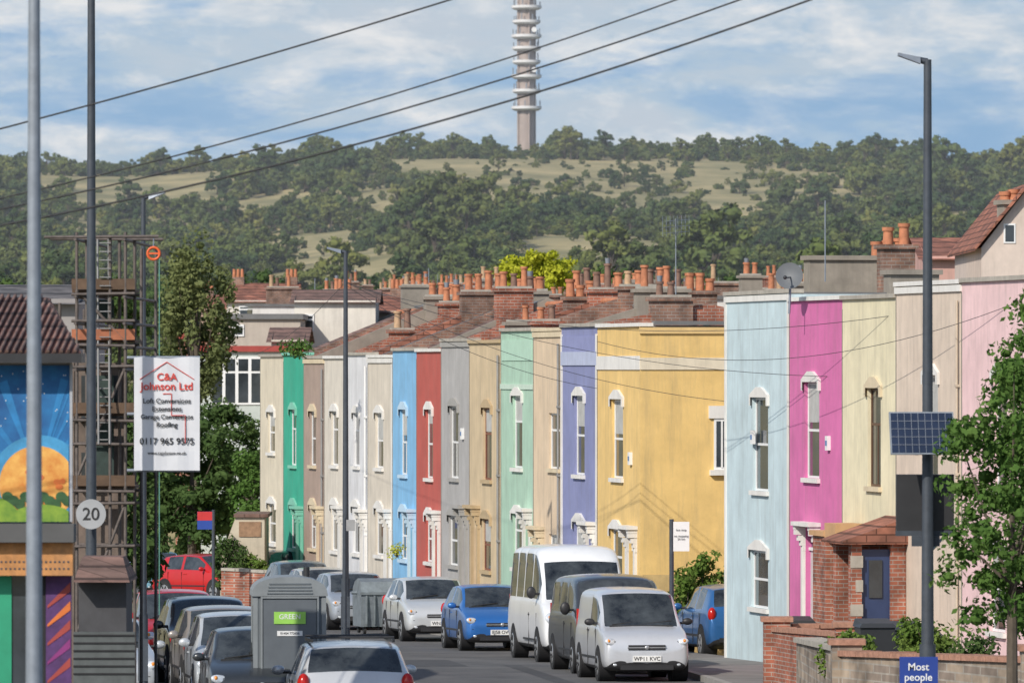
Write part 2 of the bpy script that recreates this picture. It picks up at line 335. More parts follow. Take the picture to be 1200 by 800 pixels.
# ------------------------------------------------------------------ terraced houses
tx_,ty_=-.1838,.98296; nx_,ny_=-.98296,-.1838
def P(s,w,z,off=0): return (31.7+off+s*tx_+w*nx_, s*ty_+w*ny_, z)
def sof(u): return 31.7/(.187+(u-600)/F)/ty_
def dof(s): return s*ty_
def sbox(b,s0,s1,w0,w1,z0,z1,m,off=0):
    b.hexa([P(s0,w0,z0,off),P(s1,w0,z0,off),P(s1,w1,z0,off),P(s0,w1,z0,off),P(s0,w0,z1,off),P(s1,w0,z1,off),P(s1,w1,z1,off),P(s0,w1,z1,off)],m)
def stack(b,s,w,z0,z1,n,m=CBRICK,off=0,ww=.35,ph=.45,skip=.1):
    Lw=.28*n+.15
    sbox(b,s-ww/2-.05,s+ww/2+.05,w-Lw/2,w+Lw/2,z0,z1,m,off); sbox(b,s-ww/2-.12,s+ww/2+.12,w-Lw/2-.07,w+Lw/2+.07,z1,z1+.09,m,off)
    sbox(b,s-ww/2-.02,s+ww/2+.02,w-Lw/2+.03,w+Lw/2-.03,z1+.09,z1+.15,COPE,off)
    base=random.uniform(.65,1.1)
    for i in range(n):
        if random.random()<skip: continue
        ww2=w-Lw/2+.07+.14+i*.28; h=ph*base*random.uniform(.7,1.25); mm=random.choice([TERRA,TERRA,TERRA,TERRA2,TERRA3]); c=P(s,ww2,z1+.12,off)
        r=random.uniform(.08,.11)
        b.cyl(c,(c[0],c[1],c[2]+h),r*1.1,r*.9,mm,8); b.cyl((c[0],c[1],c[2]+h),(c[0],c[1],c[2]+h+.06),r*1.2,r*1.2,mm,8)
        if random.random()<.12: b.cyl((c[0],c[1],c[2]+h+.06),(c[0],c[1],c[2]+h+.2),r*.7,r*.9,STEEL,6)
hc=0
def opening_fill(bw,s0,s1,z0,z1,frame=UPVC,curt=.3):
    d=-.08; fw=.045
    for a in ((s0,s0+fw,z0,z1),(s1-fw,s1,z0,z1),(s0+fw,s1-fw,z0,z0+fw),(s0+fw,s1-fw,z1-fw,z1)): sbox(bw,a[0],a[1],d-.03,d+.02,a[2],a[3],frame)
    zm=(z0+z1)/2+random.choice([0,0,.25]); sbox(bw,s0+fw,s1-fw,d-.03,d+.015,zm-.025,zm+.025,frame)
    if random.random()<.35: sm=(s0+s1)/2; sbox(bw,sm-.02,sm+.02,d-.03,d+.012,z0+fw,zm-.025,frame)
    bw.poly([P(s0,d,z0),P(s1,d,z0),P(s1,d,z1),P(s0,d,z1)],GLASS)
    if random.random()<curt: 
        hh=random.uniform(.2,.5)*(z1-z0); bw.poly([P(s0+fw,d+.006,z1-hh),P(s1-fw,d+.006,z1-hh),P(s1-fw,d+.006,z1-fw),P(s0+fw,d+.006,z1-fw)],CURT)
def house(name,uL,uR,vtop,col,wins=(),doors=(),hood='arch',band=None,roof=None,edge=None,depth=8.0,panel=None,frame=UPVC,bandm=None,hoodm=WHITE,pipe=False,alarm=None):
    global hc; hc+=1
    e=empty(name); s0=sof(uR); s1=sof(uL); dm=dof((s0+s1)/2); zt=Z(vtop,dm); zb=G(dof(s0))-.3
    m=mat('render_paint_%d'%hc,col,.82,.12,1.3,bump=.2,bscale=25,streak=.38)
    W=MB(); wi=MB(); tr=MB()
    ops=[]
    for (a,c,vt,vb) in wins:
        dd=dof(sof((a+c)/2)); ops.append((sof(c),sof(a),Z(vb,dd),Z(vt,dd),'w'))
    for (a,c,vt,dcol) in doors:
        dd=dof(sof((a+c)/2)); ops.append((sof(c),sof(a),G(dd)+.3,Z(vt,dd),dcol))
    S=sorted(set([s0,s1]+[o[0] for o in ops]+[o[1] for o in ops])); ZZ=sorted(set([zb,zt]+[o[2] for o in ops]+[o[3] for o in ops]))
    for i in range(len(S)-1):
        for j in range(len(ZZ)-1):
            sm=(S[i]+S[i+1])/2; zm=(ZZ[j]+ZZ[j+1])/2
            if any(o[0]<sm<o[1] and o[2]<zm<o[3] for o in ops): continue
            W.poly([P(S[i],0,ZZ[j]),P(S[i],0,ZZ[j+1]),P(S[i+1],0,ZZ[j+1]),P(S[i+1],0,ZZ[j])],m)
    for q in (s0,s1): W.poly([P(q,0,zb),P(q,-.142,zb),P(q,-.142,zt-.02),P(q,0,zt-.02)],m)
    W.poly([P(s0,0,zt-.001),P(s1,0,zt-.001),P(s1,-.3,zt-.001),P(s0,-.3,zt-.001)],m)
    for o in ops:
        a,c,z0,z1=o[:4]
        for q in (((a,z0),(a,z1)),((c,z0),(c,z1)),((a,z0),(c,z0)),((a,z1),(c,z1))):
            W.poly([P(q[0][0],0,q[0][1]),P(q[1][0],0,q[1][1]),P(q[1][0],-.14,q[1][1]),P(q[0][0],-.14,q[0][1])],m)
        if o[4]=='w':
            opening_fill(wi,a,c,z0,z1,frame=frame)
            sbox(tr,a-.08,c+.08,-.02,.07,z0-.09,z0,hoodm)
            if hood=='arch':
                mid=(a+c)/2; pj=.055
                pr=[(a-.13,z1-.16),(c+.13,z1-.16),(c+.13,z1+.06),(mid+.22,z1+.22),(mid-.22,z1+.22),(a-.13,z1+.06)]
                front=[P(x,pj,zz) for x,zz in pr]; back=[P(x,.0,zz) for x,zz in pr]
                n=len(pr); 
                tr.add([P(x,pj,zz) for x,zz in [(a-.13,z1-.16),(a-.01,z1-.16),(a-.01,z1+.01),(c+.01,z1+.01),(c+.01,z1-.16),(c+.13,z1-.16),(c+.13,z1+.06),(mid+.22,z1+.22),(mid-.22,z1+.22),(a-.13,z1+.06)]],[list(range(10))],hoodm)
                tr.add(front+back,[(i,(i+1)%n,n+(i+1)%n,n+i) for i in range(n) if i!=0],hoodm)
                tr.poly([P(a-.01,0,z1+.01),P(c+.01,0,z1+.01),P(c+.01,pj,z1+.01),P(a-.01,pj,z1+.01)],hoodm)
            elif hood=='flat': sbox(tr,a-.12,c+.12,-.01,.05,z1,z1+.2,hoodm)
        else:
            dmt=mat('door_paint_%d_%d'%(hc,int(a)),o[4],.45,.08)
            sbox(wi,a,c,-.16,-.10,z0,z1-.35,dmt); sbox(wi,a,c,-.16,-.12,z1-.35,z1,GLASS); sbox(wi,a,c,-.13,-.06,z1-.39,z1-.33,UPVC)
            for (p,q) in ((a-.14,a-.01),(c+.01,c+.14)): sbox(tr,p,q,0,.07,z0,z1+.0,hoodm)
            for cx in (a-.08,c+.08):
                for kk,(dz,pj) in enumerate(((.42,.06),(.32,.10),(.22,.15),(.10,.21))):
                    sbox(tr,cx-.075-.001*kk,cx+.075+.001*kk,0,pj,z1+.02-dz,z1+.02-dz+.101,hoodm)
                sbox(tr,cx-.085,cx+.085,0,.22,z1+.022,z1+.1,hoodm)
            sbox(tr,a-.2,c+.2,0,.26,z1+.1,z1+.18,hoodm); sbox(tr,a-.1,c+.1,-.14,.3,z0-.32,z0-.001,COPE)
    sbox(W,s0,s1,-depth,-.142,zb,zt-.02,m)
    sbox(tr,s0,s1,-.30,.06,zt,zt+.08,COPE if hc%2 else hoodm); 
    if hc%3==0: sbox(tr,s0,s1,0,.04,zt-.14,zt-.02,hoodm)
    if band:
        z0=Z(band[1],dm); z1=Z(band[0],dm); bm=mat('band_%d'%hc,bandm,.8,.08,streak=.2) if bandm else WHITE; sbox(tr,s0+.003,s1-.003,-.01,.03,z0,z1,bm)
    if panel: 
        bm=mat('panel_%d'%hc,panel,.8,.08); zp=zt-.16; sbox(tr,s0+.15,s1-.15,-.01,.02,zp-.55,zp-.05,bm)
    if edge: 
        sbox(tr,s0+.002,s0+.13,-.01,.028,zb,zt-.17,WHITE)
        if edge==2: sbox(tr,s1-.13,s1-.002,-.01,.028,zb,zt-.17,WHITE)
    if pipe:
        pm=mat('downpipe_grey',(.25,.25,.25),.5) if pipe is True else pipe
        q=s0+.18; a=P(q,.05,zt-.3); c=P(q,.05,zb); tr.cyl(c,a,.03,.03,pm,6)
        for k in range(4): z=zb+1+k*1.6; sbox(tr,q-.05,q+.05,0,.085,z,z+.05,pm)
    if alarm:
        dd=dof(sof(alarm[0])); sa=sof(alarm[0]); za=Z(alarm[1],dd); sbox(tr,sa-.10,sa+.10,.001,.07,za-.14,za+.14,UPVC); sbox(tr,sa-.07,sa+.07,.071,.075,za-.05,za+.05,mat('alarm_label',(.1,.2,.4),.5))
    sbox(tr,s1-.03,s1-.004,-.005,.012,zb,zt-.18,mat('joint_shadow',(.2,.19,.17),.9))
    if roof:
        rm,rise=roof; R=MB(); ze=zt-.25; zr=zt+rise; wm=-4.2
        R.poly([P(s0,-.3,ze),P(s1,-.3,ze),P(s1,wm,zr),P(s0,wm,zr)],rm); R.poly([P(s0,wm,zr),P(s1,wm,zr),P(s1,-depth,ze),P(s0,-depth,ze)],rm)
        A=s0; h=.2; pm_=[TILE,CBRICK,REND,BRICK][hc%4]
        R.hexa([P(A-.1,-.3,ze-.3),P(A+.1,-.3,ze-.3),P(A+.1,wm,zr-.3),P(A-.1,wm,zr-.3),P(A-.1,-.3,ze+h),P(A+.1,-.3,ze+h),P(A+.1,wm,zr+h),P(A-.1,wm,zr+h)],pm_)
        R.hexa([P(A-.1,wm,zr-.3),P(A+.1,wm,zr-.3),P(A+.1,-depth,ze-.3),P(A-.1,-depth,ze-.3),P(A-.1,wm,zr+h),P(A+.1,wm,zr+h),P(A+.1,-depth,ze+h),P(A-.1,-depth,ze+h)],pm_)
        R.poly([P(s0,-depth,zb),P(s0,-.3,zb),P(s0,-.3,ze),P(s0,wm,zr),P(s0,-depth,ze)],m)
        R.cyl(P(s0,wm,zr+.04),P(s1,wm,zr+.04),.09,.09,TERRA if hc%2 else LEAD,6)
        stack(R,s0,wm+random.uniform(-.5,1.0),zr-.6,zr+random.uniform(.1,.4),random.choice([2,3,4]),random.choice([CBRICK,REND,BRICK,CBRICK]))
        if random.random()<.3: stack(R,s0,random.uniform(-1.6,-2.4),ze,zr+random.uniform(-.6,-.3),2,random.choice([CBRICK,BRICK,REND]))
        if random.random()<.5:
            sm=(s0+s1)/2
            f=lambda s,t:P(s,-.3+(wm+.3)*t-.0,ze+(zr-ze)*t+.05)
            R.poly([f(sm-.4,.4),f(sm+.4,.4),f(sm+.4,.7),f(sm-.4,.7)],GLASS)
        R.obj('roof',e)
    else:
        R=MB(); sbox(R,s0,s1,-depth,-.301,zt-.02,zt+.02,LEAD); sbox(R,s0,s1,-depth-.05,-depth+.25,zt+.021,zt+.25,COPE); R.obj('roof',e)
    W.obj('walls',e); wi.obj('windows_and_door',e); tr.obj('trim',e)
    return s0,s1,zt,e
T='terraced_house'
dd=(.05,.12,.2)
CRM=mat('cream_trim',(.62,.52,.36),.8,.1,streak=.2)
house(T,305,332,418,(.64,.57,.44),[(314,322,483,530),(314,323,590,636)],[],roof=(TILE2,1.3))
house(T,332,356,416,(.03,.35,.23),[(340,347,480,545),(340,347,592,642)],[(350,354,600,(.1,.1,.1))],roof=(TILE,1.4),hoodm=mat('green_trim',(.2,.5,.38),.7))
house(T,356,380,420,(.36,.27,.22),[(363,370,482,545),(363,370,592,642)],[(374,378,600,(.3,.05,.05))],roof=(TILE,1.3),hoodm=CRM,pipe=True)
house(T,380,405,420,(.62,.57,.49),[(388,396,482,545),(388,396,592,645)],[(399,403,600,dd)],roof=(TILE2,1.4))
house(T,405,431,416,(.64,.64,.65),[(414,421,484,546),(413,421,594,648)],[(425,429,604,(.2,.2,.22))],roof=(SLATE,1.3),pipe=UPVC)
house(T,431,460,419,(.60,.54,.45),[(440,449,484,548),(440,449,596,650)],[(453,458,604,dd)],roof=(TILE2,1.4),edge=1)
house(T,460,488,411,(.20,.43,.66),[(469,477,480,556),(469,477,600,655)],[(481,486,604,(.4,.3,.1))],roof=(TILE2,1.2),hoodm=mat('sky_blue_trim',(.45,.6,.72),.7,.08))
house(T,488,517,412,(.43,.09,.07),[(499,507,480,560),(499,507,604,658)],[(510,515,606,(.4,.38,.35))],roof=(TILE,1.2))
house(T,517,550,400,(.38,.37,.36),[(527,537,476,560),(526,536,604,662)],[(541,547,600,(.12,.08,.05))],roof=(TILE2,1.0),hoodm=mat('grey_trim',(.33,.32,.30),.8,.1),alarm=(543,508))
house(T,550,587,402,(.56,.44,.28),[(566,576,478,562),(565,575,608,668)],[(555,561,600,(.15,.04,.03))],roof=(TILE,.9),hoodm=mat('tan_trim',(.45,.34,.2),.8,.1),frame=mat('brown_frame',(.2,.07,.04),.5),pipe=True)
house(T,587,625,388,(.37,.54,.42),[(601,612,464,548),(601,612,602,665)],[(616,622,604,(.1,.25,.15))],roof=(TILE2,.45),band=(450,456),bandm=(.5,.62,.52),panel=(.40,.58,.46))
house(T,625,658,388,(.64,.50,.35),[(643,656,484,549),(643,656,626,690)],[(630,636,625,(.5,.5,.5))],roof=None,hood=None,hoodm=CRM,pipe=True)
house(T,658,700,383,(.22,.24,.42),[(673,685,464,556),(673,685,612,672)],[(690,697,620,(.3,.05,.05))],roof=None,band=(412,428),bandm=(.42,.46,.60),edge=2,panel=(.24,.26,.45))
YC=(.73,.50,.19)
ys0,ys1,yzt,ye=house(T,700,750,383,YC,[(717,730,468,560),(716,729,620,685)],[(737,745,625,(.08,.1,.2))],roof=None,band=(417,433),edge=None,depth=9.5,alarm=(740,537))
b=MB(); s=ys0
zA,zB=Z(550,155),Z(490,155); w0,w1=-(X(835,155.5)-2.82)/.983,-(X(853,155.5)-2.82)/.983
sbox(b,s-.03,s-.001,w1,w0,zA,zB,UPVC); sbox(b,s-.034,s-.031,w1+.05,w0-.05,zA+.06,zB-.06,GLASS); sbox(b,s-.05,s-.035,(w0+w1)/2-.02,(w0+w1)/2+.02,zA+.05,zB-.05,UPVC)
sbox(b,s-.12,s-.001,w1-.1,w0+.1,zA-.12,zA-.002,WHITE); sbox(b,s-.06,s-.001,w1-.12,w0+.12,zB+.002,zB+.28,WHITE)
sbox(b,s-.03,s-.001,-9.5,-.001,Z(433,155),Z(419,155),mat('pale_band',(.68,.60,.46),.8,.1,streak=.3)); sbox(b,s-.05,s-.001,-9.5,0.02,yzt-.16,yzt-.02,mat('yellow_coping',(.66,.46,.2),.8,.1))
sbox(b,s-.07,s+.2,-9.5,-.31,yzt+.0301,yzt+.12,LEAD)
sbox(b,s-.012,s-.001,-9.5,-.05,G(155)-.1,Z(672,155),mat('damp_plinth',(.50,.36,.16),.9,.2,2,streak=.5))
b.obj('gable_trim',ye)
house(T,850,925,345,(.50,.61,.64),[(882,900,466,575),(880,900,645,712)],[],edge=2,alarm=(884,512))
house(T,925,987,352,(.60,.15,.35),[(943,960,448,560)],[(944,959,622,(.5,.5,.48))],alarm=(972,519))
house(T,987,1050,350,(.72,.65,.45),[(1017,1032,455,570)],[],frame=mat('dark_wood_frame',(.12,.06,.03),.5),hoodm=CRM)
house(T,1050,1127,334,(.64,.53,.43),[(1084,1099,440,575)],[],pipe=mat('downpipe_cream',(.5,.42,.33),.6),alarm=(1075,520))
house(T,1127,1215,329,(.76,.53,.53),[(1165,1180,440,575),(1160,1178,640,740)],[],edge=1)
house(T,1215,1310,329,(.5,.5,.45),[(1250,1270,440,575)],[])
def rooftop_stack(u,v0,v1,w,n,wid,m,ph=.5):
    k=(u-600)/F; s=(31.7+w*nx_-k*w*ny_)/(k*ty_-tx_)
    d=P(s,w,0)[1]; Lw=wid
    sbox(b,s-.3,s+.3,w-Lw/2,w+Lw/2,Z(v1,d)-.5,Z(v0,d),m); sbox(b,s-.37,s+.37,w-Lw/2-.06,w+Lw/2+.06,Z(v0,d)+.001,Z(v0,d)+.1,m)
    for i in range(n):
        c=P(s,w-Lw/2+Lw*(i+.5)/n,Z(v0,d)+.08); h=ph*random.uniform(.75,1.2); b.cyl(c,(c[0],c[1],c[2]+h),.12,.10,TERRA,10); b.cyl((c[0],c[1],c[2]+h-.08),(c[0],c[1],c[2]+h),.13,.135,TERRA,10)
    return d
b=MB(); rooftop_stack(990,305,350,-4,0,1.7,REND); b.obj('party_wall_parapet')
b=MB(); rooftop_stack(1050,292,350,-4.5,2,.7,CBRICK,.4); b.obj('chimney_stack')
b=MB(); rooftop_stack(1068,322,350,-2.5,0,1.0,REND); b.obj('chimney_stack')
b=MB(); rooftop_stack(1040,312,350,-6.5,3,.8,CBRICK,.6); b.obj('chimney_stack')
b=MB(); rooftop_stack(1183,240,340,-7,2,.4,REND,.25); b.obj('chimney_stack')
b=MB(); rooftop_stack(755,332,380,-6,0,.95,REND); b.obj('chimney_stack')
b=MB(); rooftop_stack(820,345,380,-7,3,.8,CBRICK,.4); b.obj('chimney_stack')
b=MB(); rooftop_stack(680,352,384,-4,3,.8,CBRICK,.4); b.obj('chimney_stack')
def dish(u,v,d,r=.35):
    b=MB(); c=Vector((X(u,d),d,Z(v,d))); ax=Vector((-.3,-.9,.35)).normalized(); a=ax.orthogonal().normalized(); q=ax.cross(a); n=20
    vs=[c-ax*.09]; 
    for k in (1,2,3):
        for i in range(n): t=2*math.pi*i/n; rr=r*k/3; vs.append(c+ax*(.09*(k/3)**2-.09)+a*math.cos(t)*rr+q*math.sin(t)*rr*1.08)
    fs=[(0,1+i,1+(i+1)%n) for i in range(n)]
    for k in (0,1):
        fs+=[(1+k*n+i,1+(k+1)*n+i,1+(k+1)*n+(i+1)%n,1+k*n+(i+1)%n) for i in range(n)]
    b.add(vs,fs,mat('dish_grey',(.12,.13,.14),.6),True); b.cyl(c-ax*.09,c+ax*.3+Vector((0,0,-.15)),.015,.015,DKSTEEL,6); b.ell(tuple(c+ax*.32+Vector((0,0,-.15))),(.04,.05,.04),BLACK)
    b.cyl(c-ax*.1,(c.x,c.y+.1,c.z-.75),.025,.025,STEEL,6); b.obj('satellite_dish')
dish(925,323,138,.27)
def aerial(u,v0,v1,d,k3=1,sz=.3,r=.014):
    b=MB(); x=X(u,d); b.cyl((x,d,Z(v1,d)),(x,d,Z(v0,d)),r,r,STEEL,6); zt=Z(v0,d)
    for k in range(k3):
        z=zt-.08-k*.14; b.cyl((x-sz,d-.3,z),(x+sz,d+.3,z+.06),.007,.007,STEEL,5)
        for i in range(8): t=i/7-.5; b.cyl((x+sz*2*t,d+.6*t-.15,z-.08+.06*(t+.5)),(x+sz*2*t,d+.6*t+.15,z+.12+.06*(t+.5)),.005,.005,STEEL,4)
    b.obj('tv_aerial')
aerial(792,256,345,165,3,.32); aerial(967,235,330,140,0)
# ------------------------------------------------------------------ rows of houses behind
def backrow(off,y0,y1,ridge_v,seed,step=5.2,dep=8,jit=9):
    random.seed(seed); s=y0/ty_; k=0
    while s*ty_<y1:
        if k%4==0: rv=ridge_v+random.uniform(-jit,jit)
        k+=1
        st=step*random.uniform(.9,1.15); d=(s+st/2)*ty_; zr=Z(rv+random.uniform(-2,2),d); ze=zr-1.9; b=MB()
        wm=mat('wall_%d'%random.randrange(7),random.choice([(.5,.46,.4),(.55,.52,.47),(.4,.33,.26),(.6,.58,.54),(.45,.30,.22)]),.85,.15,1,streak=.2); rm=random.choice([TILE,TILE2,TILE2,SLATE,TILE])
        g=G(d)-1
        sbox(b,s,s+st,-dep,0,g,ze,wm,off)
        b.poly([P(s,.25,ze-.1,off),P(s+st,.25,ze-.1,off),P(s+st,-dep/2,zr,off),P(s,-dep/2,zr,off)],rm); b.poly([P(s,-dep/2,zr,off),P(s+st,-dep/2,zr,off),P(s+st,-dep-.25,ze-.1,off),P(s,-dep-.25,ze-.1,off)],rm)
        b.poly([P(s,0,ze,off),P(s,-dep/2,zr-.05,off),P(s,-dep,ze,off)],wm)
        b.hexa([P(s-.1,.2,ze-.3,off),P(s+.12,.2,ze-.3,off),P(s+.12,-dep/2,zr-.3,off),P(s-.1,-dep/2,zr-.3,off),P(s-.1,.2,ze+.12,off),P(s+.12,.2,ze+.12,off),P(s+.12,-dep/2,zr+.2,off),P(s-.1,-dep/2,zr+.2,off)],random.choice([WHITE,CBRICK,BRICK,REND,TILE]))
        if random.random()<.8: stack(b,s,-dep/2+random.uniform(-1.5,1.5),zr-1.2,zr+random.uniform(.1,.65),random.choice([2,3,4,5]),random.choice([CBRICK,CBRICK,BRICK,REND]),off,ph=.5,skip=.25)
        if random.random()<.35: stack(b,s+st/2,-dep/2-1.5,zr-1,zr+random.uniform(.1,.5),2,CBRICK,off,ph=.45)
        if random.random()<.4:
            sm=s+st/2; sbox(b,sm-.9,sm+.9,-3.2,-.9,ze+.1,zr-.15,random.choice([WHITE,wm,REND]),off); sbox(b,sm-1.0,sm+1.0,-3.3,-.8,zr-.149,zr-.03,LEAD,off); sbox(b,sm-.7,sm+.7,-.899,-.86,ze+.75,zr-.3,GLASS,off)
        for k2 in range(2):
            sm=s+st*(.3+.4*k2); sbox(b,sm-.45,sm+.45,-.02,.02,ze-1.9,ze-.6,UPVC,off); sbox(b,sm-.37,sm+.37,.021,.03,ze-1.82,ze-.68,GLASS,off)
        if random.random()<.2:
            p=P(s+st/2,-dep/2,zr,off); b.cyl(p,(p[0],p[1],p[2]+1.2),.02,.02,STEEL,5)
        b.obj('terraced_house'); s+=st
backrow(17,190,335,355,3); backrow(36,240,440,349,5,step=5.6); backrow(57,300,560,345,11,step=6.2,jit=11); backrow(84,390,620,340,21,step=7,jit=12)
def facing_house(u0,u1,vt,d,col,roofm,rise,depth=8,wins=(),flat=False,name='rendered_house',chim=0):
    b=MB(); x0,x1=X(u0,d),X(u1,d); z1=Z(vt,d); z0=G(d)-.5; m=col if not isinstance(col,tuple) else mat('fr_%d_%d'%(u0,vt),col,.85,.12,1,streak=.3)
    b.box(x0,x1,d,d+depth,z0,z1,m)
    if flat: b.box(x0-.12,x1+.12,d-.15,d+depth+.1,z1+.001,z1+.22,roofm)
    else:
        b.poly([(x0-.2,d-.25,z1-.1),(x1+.2,d-.25,z1-.1),(x1+.2,d+depth/2,z1+rise),(x0-.2,d+depth/2,z1+rise)],roofm); b.poly([(x0-.2,d+depth/2,z1+rise),(x1+.2,d+depth/2,z1+rise),(x1+.2,d+depth,z1-.1),(x0-.2,d+depth,z1-.1)],roofm)
        for xx in (x0,x1): b.poly([(xx,d,z1),(xx,d+depth/2,z1+rise-.02),(xx,d+depth,z1)],m)
    for (a,c,t,bb) in wins:
        b.box(X(a,d),X(c,d),d-.05,d-.001,Z(bb,d),Z(t,d),UPVC)
        n=max(1,round((c-a)/14)); 
        for k in range(n):
            q0=X(a+(c-a)*k/n,d)+.06; q1=X(a+(c-a)*(k+1)/n,d)-.06; zm=Z(bb,d)+(Z(t,d)-Z(bb,d))*.68
            b.box(q0,q1,d-.06,d-.051,Z(bb,d)+.08,zm-.04,GLASS); b.box(q0,q1,d-.06,d-.051,zm+.04,Z(t,d)-.08,GLASS)
    for k in range(chim):
        cx=x0+(x1-x0)*(.12+.8*k/max(1,chim-1)); zc=z1+rise; b.box(cx-.3,cx+.3,d+depth/2-.4,d+depth/2+.4,z1,zc+.3,CBRICK)
        for j in range(3): b.cyl((cx-.2+j*.2,d+depth/2,zc+.3),(cx-.2+j*.2,d+depth/2,zc+.7),.09,.075,TERRA,8)
    return b.obj(name)
RED=mat('dark_red_fascia',(.32,.05,.04),.6,.15)
facing_house(230,352,412,262,mat('pale_green_cladding',(.46,.50,.47),.7,.1),RED,0,flat=True,wins=[(247,308,418,474)],name='flat_roofed_house')
facing_house(206,246,397,272,BRICK,RED,0,flat=True,name='brick_house')
facing_house(318,356,398,270,(.55,.50,.42),TILE2,.5,name='rendered_house')
facing_house(262,352,374,285,(.46,.40,.34),LEAD,0,flat=True,name='rendered_house',wins=[(272,286,380,394)])
facing_house(345,440,352,292,(.66,.62,.55),TILE2,.5,name='rendered_house',wins=[(356,368,368,388)])
facing_house(392,470,364,300,(.5,.4,.33),TILE,.7,name='rendered_house',chim=2)
facing_house(266,345,352,345,(.64,.6,.54),TILE,.9,name='rendered_house',chim=2,wins=[(280,296,358,372)])
facing_house(235,275,362,365,(.5,.35,.28),TILE,.8,name='rendered_house',chim=1)
facing_house(-60,92,350,125,(.30,.28,.27),SLATE,.3,name='rendered_house')
# lean-to outbuilding with sloping side wall
b=MB(); d=200; m=mat('outbuilding_render',(.50,.44,.34),.85,.15,1.2,streak=.4); xa,xb_,xc=X(258,d),X(276,d),X(310,d); zt0,zt1=Z(655,d),Z(606,d); g=G(d)-.3
pr=[(xa,g),(xc,g),(xc,zt1),(xb_,zt1),(xa,zt0)]
n=len(pr); b.add([(x,d,z) for x,z in pr]+[(x,d+3.5,z) for x,z in pr],[list(range(n)),[n+i for i in range(n)][::-1]]+[(i,(i+1)%n,n+(i+1)%n,n+i) for i in range(n)],m)
b.box(xb_-.05,xc+.1,d-.08,d+3.6,zt1+.001,zt1+.10,TILE2); b.box(xb_+.1,xc-.1,d-.03,d-.001,zt1-.55,zt1-.12,mat('timber_slats',(.28,.17,.10),.8,.3,8)); b.obj('garden_outbuilding')
facing_house(1085,1160,300,180,(.55,.33,.28),TILE,.55,name='brick_house')
b=MB(); d=150; m=mat('pale_gable',(.6,.5,.43),.85,.1,streak=.3); x0,x1=X(1150,d),X(1260,d); xm=X(1203,d)
b.add([(x0,d,G(d)),(x1,d,G(d)),(x1,d,Z(290,d)),(xm,d,Z(222,d)),(x0,d,Z(290,d)),(x0,d+9,G(d)),(x1,d+9,G(d)),(x1,d+9,Z(290,d)),(xm,d+9,Z(222,d)),(x0,d+9,Z(290,d))],[(0,1,2,3,4),(5,9,8,7,6),(0,4,9,5),(1,6,7,2)],m)
for (a,c) in ((x0-.15,xm),(x1+.15,xm)):
    b.hexa([(a,d-.2,Z(294,d)),(c,d-.2,Z(220,d)),(c,d+9.3,Z(220,d)),(a,d+9.3,Z(294,d)),(a,d-.2,Z(290,d)),(c,d-.2,Z(215,d)),(c,d+9.3,Z(215,d)),(a,d+9.3,Z(290,d))],TILE)
b.box(X(1176,d),X(1190,d),d-.02,d-.001,Z(285,d),Z(262,d),UPVC); b.box(X(1178,d),X(1188,d),d-.03,d-.021,Z(283,d),Z(264,d),GLASS)
b.obj('gable_end_house')
# ------------------------------------------------------------------ porches, garden walls, bins of near block
b=MB()
s0=sof(1062); s1=sof(1040); d=dof(s0); zt=Z(637,d)
sbox(b,s0,s0+.24,.01,.3,G(d),zt,BRICK); sbox(b,s0,s0+.24,.85,1.05,G(d),zt,BRICK); sbox(b,s1-.24,s1,.01,1.05,G(d),zt,BRICK)
sbox(b,s0+.08,s0+.12,.3,.85,G(d),zt-.1,mat('navy_door',(.03,.05,.12),.4)); sbox(b,s0+.05,s0+.079,.45,.7,zt-1.0,zt-.3,GLASS)
for k in range(5): sbox(b,s0-.012,s0-.001,.83,1.07-.1*(k%2),G(d)+.4+k*.45,G(d)+.62+k*.45,COPE)
b.hexa([P(s0-.15,0,zt),P(s1+.15,0,zt),P(s1+.15,1.25,zt),P(s0-.15,1.25,zt),P(s0-.15,0,zt+.5),P(s1+.15,0,zt+.5),P(s1+.15,1.25,zt+.06),P(s0-.15,1.25,zt+.06)],TILE)
b.obj('brick_porch')
b=MB(); s0=sof(1001); s1=sof(985); d=dof(s0); TL_=mat('terracotta_ledge',(.5,.3,.15),.8)
sbox(b,s0,s1,.03,.55,G(d),Z(628,d),BRICK); sbox(b,s0-.05,s1+.05,.02,.62,Z(628,d)+.001,Z(622,d),TL_); sbox(b,s0-.9,s0-.6,.03,.5,G(d),Z(630,d),BRICK); sbox(b,s0-.95,s0-.051,.03,.6,Z(630,d)+.001,Z(612,d),TL_)
b.obj('brick_porch')
